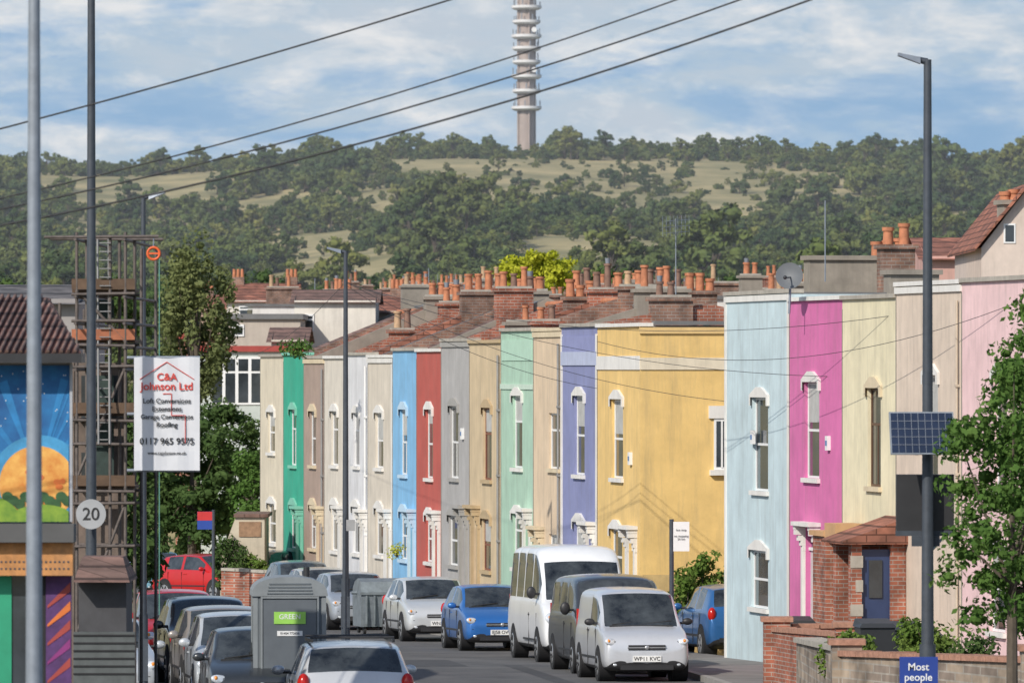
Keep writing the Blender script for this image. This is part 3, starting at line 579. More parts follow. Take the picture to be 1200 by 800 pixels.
def wallseg(name,p0,p1,th,zt,m,cope=COPE,pier=True):
    b=MB(); a=Vector((p0[0],p0[1],0)); c=Vector((p1[0],p1[1],0)); t=(c-a).normalized(); n=Vector((-t.y,t.x,0))*th/2
    def bx(A,C,n,z0a,z0c,z1a,z1c,m): b.hexa([(A.x-n.x,A.y-n.y,z0a),(C.x-n.x,C.y-n.y,z0c),(C.x+n.x,C.y+n.y,z0c),(A.x+n.x,A.y+n.y,z0a),(A.x-n.x,A.y-n.y,z1a),(C.x-n.x,C.y-n.y,z1c),(C.x+n.x,C.y+n.y,z1c),(A.x+n.x,A.y+n.y,z1a)],m)
    bx(a,c,n,G(a.y)-.1,G(c.y)-.1,zt[0],zt[1],m)
    L_=(c-a).length; k=max(1,int(L_/.45))
    for i in range(k):
        A=a.lerp(c,(i+.02)/k); C=a.lerp(c,(i+.98)/k); za=zt[0]+(zt[1]-zt[0])*(i+.02)/k; zc=zt[0]+(zt[1]-zt[0])*(i+.98)/k; j=random.uniform(0,.02)
        bx(A,C,n*1.3,za+.001,zc+.001,za+.075+j,zc+.075+j,cope)
    if pier:
        for q,z in ((a,zt[0]),(c,zt[1])):
            b.box(q.x-.24,q.x+.24,q.y-.24,q.y+.24,G(q.y)-.1,z+.18,m); b.box(q.x-.29,q.x+.29,q.y-.29,q.y+.29,z+.181,z+.27,cope)
    return b.obj(name)
STONE=brickmat('rubble_stone',(.34,.27,.20),(.20,.16,.13),(.30,.27,.23),sc=1.7)
RCOPE=mat('brick_coping',(.36,.19,.13),.9,.3,10)
q=lambda s,w:P(s,w,0)
wallseg('brick_garden_wall',q(130.2,3.0)[:2],q(124.5,3.0)[:2],.24,(Z(738,128),Z(745,122.3)),BRICK,cope=RCOPE)
wallseg('brick_garden_wall',q(130.4,2.7)[:2],q(130.4,.1)[:2],.24,(Z(735,128),Z(735,128)),BRICK,cope=RCOPE,pier=False)
wallseg('stone_garden_wall',(X(945,121),121),(X(990,112),112),.35,(Z(752,121),Z(762,112)),STONE,pier=False)
wallseg('stone_garden_wall',(X(992,111),111),(X(1215,104),104),.35,(Z(768,111),Z(776,104)),STONE,cope=RCOPE)
def bin_(u,d,col,w=.58,h=1.06,g=None,name='wheelie_bin',rot=.1):
    M=Matrix.Translation((X(u,d),d,(G(d)+.13) if g is None else g))@Matrix.Rotation(rot,4,'Z'); b=MB(); m=mat('bin_%s'%str(col),col,.5,.1)
    hw=w/2; 
    p=[(-hw*.82,-hw*.85,.05),(hw*.82,-hw*.85,.05),(hw*.82,hw,.05),(-hw*.82,hw,.05),(-hw,-hw*1.2,h-.1),(hw,-hw*1.2,h-.1),(hw,hw*1.2,h-.1),(-hw,hw*1.2,h-.1)]
    b.hexa([M@Vector(t) for t in p],m)
    p=[(-hw*1.08,-hw*1.32,h-.099),(hw*1.08,-hw*1.32,h-.099),(hw*1.08,hw*1.3,h-.099),(-hw*1.08,hw*1.3,h-.099),(-hw*.9,-hw*1.1,h-.03),(hw*.9,-hw*1.1,h-.03),(hw*.95,hw*1.3,h+.03),(-hw*.95,hw*1.3,h+.03)]
    b.hexa([M@Vector(t) for t in p],m)
    for sx in (-1,1): b.cyl(M@Vector((sx*hw*.7,hw,.1)),M@Vector((sx*hw*.9,hw,.1)),.1,.1,TYRE,12)
    b.cyl(M@Vector((-hw*.7,hw*1.35,h-.03)),M@Vector((hw*.7,hw*1.35,h-.03)),.02,.02,m,6)
    return b.obj(name)
bin_(1025,116,(.03,.032,.035),g=Z(727,116)-1.06); bin_(1052,118,(.02,.022,.03),g=Z(730,118)-1.06,rot=-.2); bin_(1085,117,(.035,.035,.04),g=Z(742,117)-1.06); bin_(935,131,(.03,.03,.03),g=Z(724,131)-1.06)
b=MB(); b.hexa([(X(960,124),124,G(122)-.1),(X(1230,110),110,G(110)-.1),(X(1330,120),122,G(120)-.1),(X(1000,131),131,G(131)-.1),(X(960,124),124,Z(727,118)-1.07),(X(1230,110),110,Z(727,118)-1.07),(X(1330,120),122,Z(727,118)-1.07),(X(1000,131),131,Z(727,118)-1.07)],PAVE); b.obj('raised_front_yard')
# ------------------------------------------------------------------ vehicles
ST={}
def cl(a,b,t): return a+(b-a)*t
ST['hatch']=(3.97,[(0,.36,.50,.53,.60,'P','P'),(.02,.24,.62,.65,.75,'P','P'),(.12,.18,.73,.76,.82,'P','P'),(.55,.18,.87,.90,.84,'P','P'),(.95,.18,.93,.96,.85,'G','P'),(1.32,.18,.94,1.20,.85,'G','G'),(1.66,.18,.95,1.40,.85,'P','G'),(1.75,.18,.95,1.43,.85,'P','G'),(2.33,.18,.96,1.46,.85,'P','P'),(2.42,.18,.96,1.46,.85,'P','G'),(3.15,.18,.97,1.43,.85,'P','P'),(3.42,.18,.98,1.38,.84,'G','P'),(3.78,.20,.97,1.04,.83,'P','P'),(3.93,.26,.80,.83,.80,'P','P'),(3.97,.34,.6,.63,.74,'P','P')],(.78,3.22),.30)
ST['van']=(4.25,[(0,.38,.55,.58,.64,'P','P'),(.02,.25,.72,.75,.77,'P','P'),(.13,.20,.86,.89,.82,'P','P'),(.55,.2,.99,1.02,.84,'P','P'),(.80,.2,1.03,1.07,.84,'G','P'),(1.15,.2,1.05,1.42,.84,'G','G'),(1.46,.2,1.06,1.70,.84,'P','G'),(1.58,.2,1.06,1.76,.84,'P','G'),(2.15,.2,1.07,1.80,.84,'P','P'),(2.3,.2,1.07,1.80,.84,'P','P'),(3.9,.2,1.07,1.80,.84,'P','P'),(4.12,.22,1.05,1.77,.83,'P','P'),(4.22,.26,.95,1.70,.81,'P','P'),(4.25,.35,.9,1.5,.75,'P','P')],(.75,3.45),.31)
ST['mpv']=(4.8,[(0,.4,.6,.63,.76,'P','P'),(.02,.28,.78,.81,.88,'P','P'),(.13,.22,.97,1.0,.93,'P','P'),(.5,.22,1.12,1.15,.95,'P','P'),(.75,.22,1.18,1.22,.95,'G','P'),(1.12,.22,1.2,1.60,.95,'G','G'),(1.42,.22,1.2,1.87,.95,'P','G'),(1.55,.22,1.2,1.93,.95,'P','G'),(2.1,.22,1.2,1.97,.95,'P','P'),(2.2,.22,1.2,1.97,.95,'P','G'),(3.2,.22,1.2,1.97,.95,'P','P'),(3.3,.22,1.2,1.97,.95,'P','G'),(4.4,.22,1.2,1.95,.95,'P','P'),(4.7,.24,1.15,1.92,.94,'P','P'),(4.78,.28,1.0,1.86,.92,'P','P'),(4.8,.4,.95,1.7,.85,'P','P')],(.85,3.9),.33)
ST['bus']=(5.6,[(0,.42,.62,.65,.80,'P','P'),(.02,.30,.84,.87,.92,'P','P'),(.13,.24,1.04,1.07,.96,'P','P'),(.5,.24,1.20,1.23,.98,'P','P'),(.72,.24,1.26,1.31,.98,'G','P'),(1.02,.24,1.28,1.72,.98,'G','G'),(1.30,.24,1.3,2.10,.98,'P','G'),(1.42,.24,1.3,2.22,.98,'P','G'),(1.75,.24,1.3,2.40,.98,'P','G'),(2.0,.24,1.3,2.42,.98,'P','P'),(2.08,.24,1.3,2.43,.98,'P','G'),(3.2,.24,1.3,2.43,.98,'P','P'),(3.28,.24,1.3,2.43,.98,'P','G'),(4.3,.24,1.3,2.43,.98,'P','P'),(4.38,.24,1.3,2.43,.98,'P','G'),(5.3,.24,1.3,2.41,.98,'P','P'),(5.55,.26,1.2,2.37,.96,'P','P'),(5.6,.4,1.1,2.2,.88,'P','P')],(.95,4.5),.33)
HL=mat('headlamp_lens',(.66,.70,.74),.12,.25,14,metal=.25); TL=mat('tail_lamp',(.45,.015,.01),.2,.2,12); AMB=mat('indicator',(.7,.25,.03),.3)
PLW=mat('plate_white',(.75,.75,.73),.5); PLY=mat('plate_yellow',(.75,.55,.06),.5); CGL=mat('car_glass',(.025,.03,.035),.04,.8,2.2,spec=.9,col2=(.07,.08,.085))
TXT=mat('black_lettering',(.02,.02,.02),.6)
def vehicle(name,u,d,rot,col,kind='hatch',sc=(1,1,1),plate='WP11 KVC',away=False,metal=.3,bumper=None,rack=False,tipx=0):
    L_,st,wh,wr_=ST[kind]; x=X(u,d)+tipx
    e=empty(name,(x,d,G(d)+.02),(-.016 if not away else .016,0,math.radians(rot)+(math.pi if away else 0))); e.scale=sc
    pm=mat('car_paint_'+'_'.join('%.2f'%c for c in col),col,.30,.06,1,metal=metal,coat=.6,streak=.08)
    V=[]; Fs=[]; MI=[]
    for (y,zl,zb,zr,wd,_,_) in st:
        cab=min(1,max(0,(zr-zb)/.35)); wr=wd*cl(.92,(.78 if kind=='hatch' else .87),cab)
        z6=max(zb+.012,zr-(.06 if kind=='hatch' else .16 if zr-zb>.5 else .08)) if cab>.2 else zb+.012
        zs=cl(zl,zb,.40)
        h=[(0,zl),(.82*wd,zl),(.96*wd,zl+.06),(wd,zs),(wd*.985,zb-.08),(wd*.95,zb),(wr,z6),(wr*.93,max(zr-.02,z6+.01)),(0,zr+.02)]
        ring=[(a,z) for a,z in h]+[(-a,z) for a,z in h[-2:0:-1]]
        V+=[(a,y-L_/2,z) for a,z in ring]
    n=16
    for i in range(len(st)-1):
        for j in range(n):
            jj=j if j<8 else 15-j
            k=0
            if jj==7 and st[i][5]=='G': k=1
            if jj==5 and st[i][6]=='G': k=1
            if jj in (0,1): k=2
            Fs.append((i*n+j,i*n+(j+1)%n,(i+1)*n+(j+1)%n,(i+1)*n+j)); MI.append(k)
    Fs.append(tuple(range(n))[::-1]); MI.append(0); o=(len(st)-1)*n; Fs.append(tuple(o+i for i in range(n))); MI.append(0)
    me=D.meshes.new('body'); me.from_pydata(V,[],Fs); me.materials.append(pm); me.materials.append(CGL); me.materials.append(BLACK if bumper is None else bumper)
    me.polygons.foreach_set('material_index',MI); me.polygons.foreach_set('use_smooth',[True]*len(Fs)); me.update()
    bm=bmesh.new(); bm.from_mesh(me); bmesh.ops.recalc_face_normals(bm,faces=bm.faces)
    cre=bm.edges.layers.float.get('crease_edge') or bm.edges.layers.float.new('crease_edge')
    vcr=bm.verts.layers.float.get('crease_vert') or bm.verts.layers.float.new('crease_vert')
    bm.verts.ensure_lookup_table()
    for ed in bm.edges:
        fm=set(f.material_index for f in ed.link_faces)
        if 1 in fm and len(fm)>1: ed[cre]=.95
        a,c=ed.verts
        ja,jc=a.index%n,c.index%n
        if ja==jc and ja in (5,11): ed[cre]=max(ed[cre],.5)
        if ja==jc and ja in (3,13): ed[cre]=max(ed[cre],.3)
    for v_ in bm.verts:
        ng_=sum(1 for f in v_.link_faces if f.material_index==1)
        if ng_==1: v_[vcr]=.75
    bm.to_mesh(me); bm.free()
    bo=D.objects.new('body',me); SC.collection.objects.link(bo); bo.parent=e; sb=bo.modifiers.new('s','SUBSURF'); sb.levels=2; sb.render_levels=2
    W=.85 if kind in('hatch',) else (.84 if kind=='van' else (.95 if kind=='mpv' else .98)); b=MB(); h0=-L_/2; h1=L_/2
    hz={'hatch':.66,'van':.76,'mpv':.86,'bus':.90}[kind]
    for sx in (-1,1):
        for wy in wh:
            y=wy-L_/2
            b.cyl((sx*(W-.30),y,wr_+.03),(sx*(W+.000),y,wr_+.03),wr_+.06,wr_+.06,DARK,22)
            b.cyl((sx*(W-.22),y,wr_),(sx*(W+.012),y,wr_),wr_,wr_,TYRE,22); b.cyl((sx*(W),y,wr_),(sx*(W+.02),y,wr_),wr_*.66,wr_*.6,RIM,16)
            for a in range(5):
                t=a*1.257; b.box(-.02,.02,-.001,.012,.07,wr_*.58,DARK,Matrix.Translation((sx*(W+.022),y,wr_))@Matrix.Rotation(math.pi/2,4,'Z')@Matrix.Rotation(t+.6,4,'Y'))
        big=kind=='bus'
        M=Matrix.Translation((sx*W*.75,h0+.105,hz+.0))@Matrix.Rotation(-sx*math.radians(30),4,'Z')@Matrix.Rotation(math.radians(-24),4,'X')@Matrix.Rotation(sx*math.radians(-14),4,'Y')
        b.ell((0,0,0),(W*.225,.06,.085 if not big else .15),HL,M,18,10); b.ell((-sx*.02,-.022,-.005),(.055,.045,.05),mat('lamp_reflector',(.12,.13,.14),.2),M,12,8)
        b.ell((sx*W*.14,-.022,.0),(.035,.04,.04),AMB,M)
        b.ell((sx*W*.72,h0+.045,.34),(.06,.04,.04),HL)
        if kind=='hatch': b.ell((sx*W*.86,h1-.12,.88),(.09,.10,.14),TL)
        else: b.box(sx*W*.86-.06,sx*W*.86+.06,h1-.09,h1-.0,.8,1.35,TL)
        my={'hatch':1.25,'van':1.15,'mpv':1.15,'bus':1.05}[kind]-L_/2; mz={'hatch':1.0,'van':1.15,'mpv':1.3,'bus':1.45}[kind]; mh=.07 if kind in('hatch','van') else .13
        b.ell((sx*(W+.10),my,mz),(.10,.055,mh),pm if kind=='hatch' else BLACK); b.cyl((sx*(W-.08),my+.02,mz-.03),(sx*(W+.05),my,mz-.03),.025,.025,BLACK,6)
        zt_={'hatch':.90}.get(kind,1.02)
        for fy in ((1.28,2.37,3.05) if kind=='hatch' else (1.1,2.2)): b.box(sx*(W*.992)-.006,sx*(W*.992)+.008,fy-h1-.005,fy-h1+.005,.3,zt_,DARK)
        b.box(sx*(W-.005)-.006,sx*(W-.005)+.012,1.2-h1,3.0-h1,.44,.48,BLACK)
        b.box(sx*(W-.01)-.012,sx*(W-.01)+.018,2.12-h1,2.28-h1,{'hatch':.82}.get(kind,.96),{'hatch':.845}.get(kind,.99),pm if kind=='hatch' else BLACK)
    gz={'hatch':(.55,.63),'van':(.62,.72),'mpv':(.68,.80),'bus':(.74,.90)}[kind]
    b.box(-W*.42,W*.42,h0-.006,h0+.12,gz[0],gz[1],BLACK); b.box(-W*.44,W*.44,h0-.012,h0+.05,(gz[0]+gz[1])/2-.010,(gz[0]+gz[1])/2+.010,RIM)
    b.ell((0,h0-.012,(gz[0]+gz[1])/2),(.05,.02,.04),RIM)
    b.box(-W*.60,W*.60,h0-.002,h0+.2,.24,.33,BLACK); b.box(-W*.80,W*.80,h0+.012,h0+.2,.485 if kind=='hatch' else .53,.497 if kind=='hatch' else .542,DARK)
    pz=.42 if kind=='hatch' else .45
    b.box(-.27,.27,h0-.022,h0+.03,pz-.058,pz+.058,PLW)
    rz=(.70 if kind!='hatch' else .56)
    b.box(-.27,.27,h1-.02,h1+.022,rz-.058,rz+.058,PLY)
    b.box(-W*.7,W*.7,h1-.1,h1+.008,.33,.42,BLACK)
    cz={'hatch':.985,'van':1.10,'mpv':1.25,'bus':1.34}[kind]; cy={'hatch':.98,'van':.83,'mpv':.79,'bus':.76}[kind]-L_/2
    b.box(-W*.72,W*.72,cy-.07,cy+.0,cz-.035,cz-.012,BLACK)
    b.cyl((-.55,cy,cz+.0),(.05,cy+.08,cz+.07),.012,.012,BLACK,5); b.cyl((-.02,cy,cz+.0),(.6,cy+.08,cz+.07),.012,.012,BLACK,5)
    if rack:
        for fy in (1.9,3.1): b.cyl((-W*.7,fy-h1,1.52),(W*.7,fy-h1,1.52),.018,.018,BLACK,6)
        for sx in(-1,1): b.box(sx*W*.68-.018,sx*W*.68+.018,1.8-h1,3.25-h1,1.45,1.50,BLACK)
    b.obj('trim_lights_wheels',e)
    text('number_plate_text',plate,.105,(0,h0-.025,pz),(math.pi/2,0,0),TXT,e); text('rear_plate_text',plate,.105,(0,h1+.025,rz),(math.pi/2,0,math.pi),TXT,e)
    return e
V=vehicle
V('parked_van',740,134,7,(.60,.62,.65),'van',plate='WP11 KVC',sc=(1,1,.97))
V('parked_mpv',714,139.5,7,(.05,.055,.062),'mpv',plate='VN08 HTR',bumper=mat('mpv_bumper',(.05,.055,.062),.4),sc=(1,1,.98))
V('parked_minibus',668,148.5,8,(.74,.75,.76),'bus',plate='WX57 BKL',metal=0)
V('parked_car',573,157.5,9,(.03,.15,.45),plate='EJ58 OWA')
V('parked_car',503,166.5,10,(.60,.62,.63),plate='WN55 CFL',sc=(1.03,1,1.03))
V('parked_car',412,179,10.6,(.36,.39,.43),plate='KT06 LMO')
V('parked_car',378,184.5,10.6,(.50,.48,.42),sc=(1,1,1.03))
V('parked_car',352,191,10.6,(.12,.17,.2),sc=(1,1,1.10))
V('parked_car',322,204,11,(.03,.035,.04),sc=(1,1,1.2))
V('parked_car',246,222,42,(.62,.02,.02),plate='WF05 RVD')
V('parked_car',182,228,15,(.25,.50,.62),sc=(1,1,1.02))
V('parked_car',832,150.6,10,(.03,.13,.34),away=True,sc=(1.02,1,1.08),tipx=.4)
V('parked_car',279,118.5,6,(.50,.52,.53),sc=(1,1,1.08)); V('parked_car',262,124.4,7,(.30,.27,.24),sc=(1,1,1.08)); V('parked_car',241,131,8,(.03,.032,.035),sc=(1,1,1.12)); V('parked_car',205,139,9,(.60,.02,.02),sc=(1,1,1.12))
V('parked_car',300,112,5,(.04,.045,.05))
V('parked_car',407,103,5,(.58,.59,.60),away=True,rack=True,bumper=BLACK,sc=(1.03,1,1))
V('parked_car',118,120,8,(.5,.52,.54))
def cbin(u,d):
    e=empty('communal_recycling_bin',(X(u,d),d,G(d)+.05),(0,0,math.radians(12))); b=MB(); m=mat('galvanised_bin',(.22,.25,.27),.5,.25,5,metal=.4)
    pr=[(-.55,.18),(.5,.18),(.58,.95),(.50,1.12),(.25,1.28),(-.15,1.36),(-.5,1.28),(-.62,1.0)]
    n=len(pr); A=[(-.62,y,z) for y,z in pr]; B_=[(.62,y,z) for y,z in pr]
    b.add(A+B_,[(i,(i+1)%n,n+(i+1)%n,n+i) for i in range(n)]+[list(range(n))[::-1],[n+i for i in range(n)]],m)
    for i in range(6): x=-.5+i*.2; b.box(x-.02,x+.02,-.67,-.60,.25,.95,m)
    b.box(-.66,.66,-.66,-.58,.97,1.03,m)
    for sx in(-1,1):
        for yy in(-.4,.35): b.cyl((sx*.5-.03,yy,.1),(sx*.5+.03,yy,.1),.1,.1,TYRE,12)
        b.cyl((sx*.62,0,1.0),(sx*.75,0,1.0),.04,.04,m,8)
    b.obj('container',e)
cbin(447,172.5)
e=empty('portable_toilet',(X(338,111),111,G(111)+.02),(0,0,math.radians(4))); b=MB(); m=mat('toilet_grey',(.13,.15,.165),.55,.12,2,streak=.2); m2=mat('toilet_roof',(.22,.24,.25),.5,.12,streak=.15)
b.box(-.54,.54,-.56,.56,.12,1.98,m); b.box(-.6,.6,-.6,.6,.0,.119,BLACK)
for sx in(-1,1):
    for k in(-.5,.5): b.box(sx*.54-.035,sx*.54+.035,k-.07,k+.07,.121,1.99,m2)
    for k in range(5): b.box(sx*.55-.015,sx*.55+.015,-.36+k*.16,-.30+k*.16,.3,1.8,m)
b.box(-.46,-.43,-.60,-.561,.16,1.95,m2); b.box(.43,.46,-.60,-.561,.16,1.95,m2); b.box(-.46,.46,-.60,-.561,1.951,1.98,m2)
b.box(-.42,.42,-.585,-.561,.16,1.93,mat('toilet_door',(.115,.13,.145),.5,.12))
for k in range(4): b.box(-.36,.36,-.592,-.586,.25+k*.17,.33+k*.17,m)
n=14; A=[(-.60,1.985)]
for i in range(n+1):
    t=math.pi*i/n; A.append((-.60*math.copysign(abs(math.cos(t))**.8,math.cos(t)),1.99+.30*math.sin(t)**.8))
A+=[(.60,1.985)]
k=len(A); vs=[(x,-.60,z) for x,z in A]+[(x,.62,z) for x,z in A]
b.add(vs,[(i,(i+1)%k,k+(i+1)%k,k+i) for i in range(k)]+[list(range(k))[::-1],[k+i for i in range(k)]],m2)
for i in range(4): b.box(-.36+.01*i,.36-.01*i,-.612,-.601,2.02+i*.05,2.04+i*.05,m)
b.cyl((.3,.35,2.1),(.3,.35,2.42),.05,.05,BLACK,8)
b.box(-.25,.25,-.60,-.593,1.55,1.74,mat('green_label',(.30,.60,.10),.5)); b.box(.33,.38,-.62,-.586,1.05,1.2,BLACK); b.box(-.20,.20,-.598,-.593,1.36,1.44,UPVC)
b.obj('cabin',e); text('label','GREEN',.11,(0,-.602,1.66),(math.pi/2,0,0),UPVC,e); text('phone','01454 772626',.052,(0,-.60,1.40),(math.pi/2,0,0),TXT,e)
# ------------------------------------------------------------------ street furniture
def lamp(u,vt,d,arm,r=.075,m=DKSTEEL,name='street_lamp'):
    e=empty(name); b=MB(); x=X(u,d); zt=Z(vt,d); b.cyl((x,d,G(d)),(x,d,G(d)+1.6),r*1.35,r*1.3,m,14); b.cyl((x,d,G(d)+1.6),(x,d,zt),r,r*.62,m,14)
    x2=x+arm; b.cyl((x,d,zt-.03),(x+arm*.35,d,zt+.0),r*.55,r*.5,m,8)
    p=[(x+arm*.25,zt-.03),(x2,zt+.05)]; hm=STEEL
    b.hexa([(p[0][0],d-.1,p[0][1]-.03),(p[1][0],d-.13,p[1][1]-.0),(p[1][0],d+.13,p[1][1]-.0),(p[0][0],d+.1,p[0][1]-.03),(p[0][0],d-.06,p[0][1]+.06),(p[1][0],d-.1,p[1][1]+.04),(p[1][0],d+.1,p[1][1]+.04),(p[0][0],d+.06,p[0][1]+.06)],hm)
    b.box(x-r*1.38,x+r*1.38,d-r*1.45,d-r*1.2,G(d)+.5,G(d)+1.2,m)
    b.obj('column',e); return e
lamp(1087,70,95,-.40,.085); lamp(405,294,158,-.42,.075); lamp(168,230,116,.36,.06); lamp(40,-120,60,.6,.076,STEEL); lamp(107,-90,96,.6,.078)
e=empty('speed_limit_sign'); d=95.7; b=MB(); x,z=X(107,d),Z(602,d); b.cyl((x,d-.05,z),(x,d-.075,z),.205,.205,mat('sign_grey',(.34,.35,.36),.5,.1),28); b.cyl((x,d-.03,z),(x,d-.049,z),.19,.19,DKSTEEL,20)
b.box(x-.1,x+.1,d-.03,d+.4,z-.02,z+.02,STEEL); b.obj('roundel',e); text('digits','20',.24,(x,d-.08,z-.005),(math.pi/2,0,0),TXT,e)
e=empty('solar_panel'); d=94.8; b=MB(); x,z=X(1080,d),Z(507,d); M=Matrix.Translation((x,d-.12,z))@Matrix.Rotation(math.radians(5),4,'Z')@Matrix.Rotation(math.radians(-18),4,'X')
PV=mat('solar_cells',(.02,.03,.06),.15,.2,4); b.box(-.44,.44,0,.03,-.30,.30,STEEL,M); b.box(-.42,.42,-.004,-.001,-.28,.28,PV,M)
GR=mat('cell_grid',(.20,.22,.26),.4)
for i in range(1,9): b.box(-.42+i*.093-.003,-.42+i*.093+.003,-.008,-.005,-.28,.28,GR,M)
for i in range(1,5): b.box(-.42,.42,-.012,-.009,-.28+i*.112-.003,-.28+i*.112+.003,GR,M)
b.cyl((x+.05,d-.1,z),(X(1087,95),95,z),.03,.03,STEEL,8); b.obj('panel',e)
b=MB(); x0,x1=X(1050,95.4),X(1117,95.4); b.box(x0,x1,95.2,95.45,Z(626,95),Z(556,95),BLACK); b.box(x0-.02,x1+.02,95.19,95.199,Z(628,95),Z(622,95),DKSTEEL); 
b.box(x0+.2,x1-.2,95.1,95.19,Z(640,95),Z(628,95),DKSTEEL); b.cyl((x1-.1,95.3,Z(626,95)),(X(1087,95),95.0,Z(650,95)),.02,.02,STEEL,6); b.obj('black_sign')  # black rectangular sign fixed to the lamp column
def stop(u,vt,vb,d,fl,fw,fh,m1,m2=None,name='bus_stop_sign'):
    e=empty(name); b=MB(); x=X(u,d); b.cyl((x,d,G(d)),(x,d,Z(vt,d)),.045,.045,DKSTEEL,8); x0=x+.03 if fl>0 else x-.03-fw
    b.box(x0,x0+fw,d-.03,d+.0,Z(vt,d)-fh-.05,Z(vt,d)-.05,m1)
    if m2: b.box(x0+.002,x0+fw-.002,d-.034,d-.031,Z(vt,d)-fh*.5-.05,Z(vt,d)-.052,m2)
    b.obj('post_and_flag',e); return e,x0+fw/2,Z(vt,d)
e,x,z=stop(787,608,700,138,1,.32,.58,UPVC); text('lettering','bus stop\n\nno stopping\n24 hrs',.06,(x,138-.04,z-.3),(math.pi/2,0,0),mat('grey_lettering',(.25,.25,.25),.6),e)
stop(250,597,680,197,-1,.42,.5,mat('flag_blue',(.02,.06,.3),.5),mat('flag_red',(.5,.03,.03),.5))
stop(404,606,680,157.5,1,.2,.25,mat('flag_grey',(.3,.3,.3),.5),name='parking_sign')
e=empty('information_sign'); b=MB(); d=88; b.box(X(1054,d),X(1099,d),d-.03,d,Z(830,d),Z(769,d),mat('sign_blue',(.02,.05,.25),.4)); b.cyl((X(1087,d),d+.05,G(d)),(X(1087,d),d+.05,Z(772,d)),.035,.035,STEEL,8); b.obj('panel',e)
text('lettering','Most\npeople',.13,(X(1076,d),d-.035,Z(787,d)),(math.pi/2,0,0),UPVC,e)
e=empty('builders_banner_sign'); d=97; b=MB(); x0,x1=X(157,d),X(234,d); z0,z1=Z(551,d),Z(419,d); RT=mat('banner_red',(.6,.05,.03),.6)
BV=mat('banner_vinyl',(.60,.61,.64),.5,.06,3); 
nn=12
def bp_(i_,j_): 
    return (x0+(x1-x0)*i_/nn, d+.02+.008*math.sin(i_*1.3+j_*.7)-.002, z0+(z1-z0)*j_/6+.012*math.sin(i_*math.pi/nn*3)*(1 if j_==6 else 0))
for i in range(nn):
    for j in range(6):
        b.add([bp_(i,j),bp_(i+1,j),bp_(i+1,j+1),bp_(i,j+1)],[(0,1,2,3)],BV,True)
for k in range(3): b.cyl((x0-.1,d+.08,z0+(z1-z0)*k/2),(x1,d+.08,z0+(z1-z0)*k/2),.024,.024,STEEL,8)
xm=(x0+x1)/2
for (ax,az,bx,bz) in ((x0+.08,z1-.30,xm,z1-.06),(xm,z1-.06,x1-.08,z1-.30),(x0+.40,z1-.50,x0+.52,z1-.50),(x0+.52,z1-.50,x0+.52,z1-.80),(x0+.52,z1-.80,x1-.2,z1-.80),(x1-.2,z1-.80,x1-.2,z1-1.18)):
    b.cyl((ax,d+.004,az),(bx,d+.004,bz),.006,.006,RT,6)
b.obj('board',e)
for s_,sz,zz,mm in (('C&A',.14,.27,RT),('Johnson Ltd',.15,.40,RT),('Loft Conversions',.095,.60,TXT),('Extensions',.095,.71,TXT),('Garage Conversions',.088,.82,TXT),('Roofing',.095,.93,TXT),('0117 965 9575',.125,1.16,TXT),('www.cajohnson.co.uk',.06,1.32,TXT)):
    text('lettering',s_,sz,(xm,d-.0,z1-zz),(math.pi/2,0,0),mm,e,off=.012)
# scaffold around a house
b=MB(); d=98; SCF=mat('scaffold_tube',(.12,.10,.09),.7,.35,10,metal=.2); BRD=mat('scaffold_board',(.11,.07,.045),.9,.35,4); MESHM=mat('debris_net',(.035,.055,.05),.9,.3,6)
us=[(58,350),(90,272),(129,275),(147,272)]
for u,vt in us:
    for k,dd_ in enumerate((98,99.3,104)):
        xx=X(u,98)+.06*k; b.cyl((xx,dd_,G(dd_)),(xx,dd_,Z(vt+4*k,98)),.024,.024,SCF,7)
for v in (278,345,376,404,430,492,520,575,590,640):
    x0,x1=X(52 if v<300 else 84,98),X(186 if v<300 else 158,98)
    for dd_ in (97.95,99.25): b.cyl((x0,dd_,Z(v,98)),(x1,dd_,Z(v+random.uniform(-1.5,1.5),98)),.022,.022,SCF,7)
    if v<480:
        for u in (90,147): b.cyl((X(u,98),97.6,Z(v+3,98)),(X(u,98)+.1,104.3,Z(v+3,98)),.022,.022,SCF,7)
for v in (404,575,345,490):
    b.box(X(84,98),X(158,98),98.1,99.2,Z(v,98)+.03,Z(v,98)+.07,BRD); b.box(X(84,98),X(158,98),97.98,98.02,Z(v,98)+.071,Z(v,98)+.22,BRD if v!=404 else mat('orange_toeboard',(.34,.12,.06),.8,.3,5))
b.cyl((X(90,98),98,Z(560,98)),(X(147,98),98,Z(430,98)),.022,.022,SCF,7); b.cyl((X(90,98),98,Z(740,98)),(X(147,98),98,Z(590,98)),.022,.022,SCF,7); b.cyl((X(147,98),98,Z(400,98)),(X(95,98),98,Z(345,98)),.022,.022,SCF,7)
LAD=mat('ladder_alu',(.22,.22,.22),.5)
for u in (117,130): b.cyl((X(u,98),97.7,Z(520,98)),(X(u,98)-.05,98.3,Z(280,98)),.016,.016,LAD,6)
for k in range(24): z=Z(515-10*k,98); b.cyl((X(117,98),97.95,z),(X(130,98),97.95,z),.010,.010,LAD,5)
for v0,v1 in ((350,372),(440,485),(495,560)): b.box(X(93,98),X(127,98),99.35,99.37,Z(v1,98),Z(v0,98),MESHM)
b.obj('scaffolding')
b=MB(); x0,x1=X(60,99.5),X(146,99.5); b.hexa([(x0,99.6,G(99)),(x1,99.6,G(99)),(x1-.45,106,G(106)),(x0,106,G(106)),(x0,99.6,Z(425,99.5)),(x1,99.6,Z(425,99.5)),(x1-.45,106,Z(425,99.5)),(x0,106,Z(425,99.5))],mat('house_under_repair',(.15,.115,.095),.9,.35,3,streak=.5))
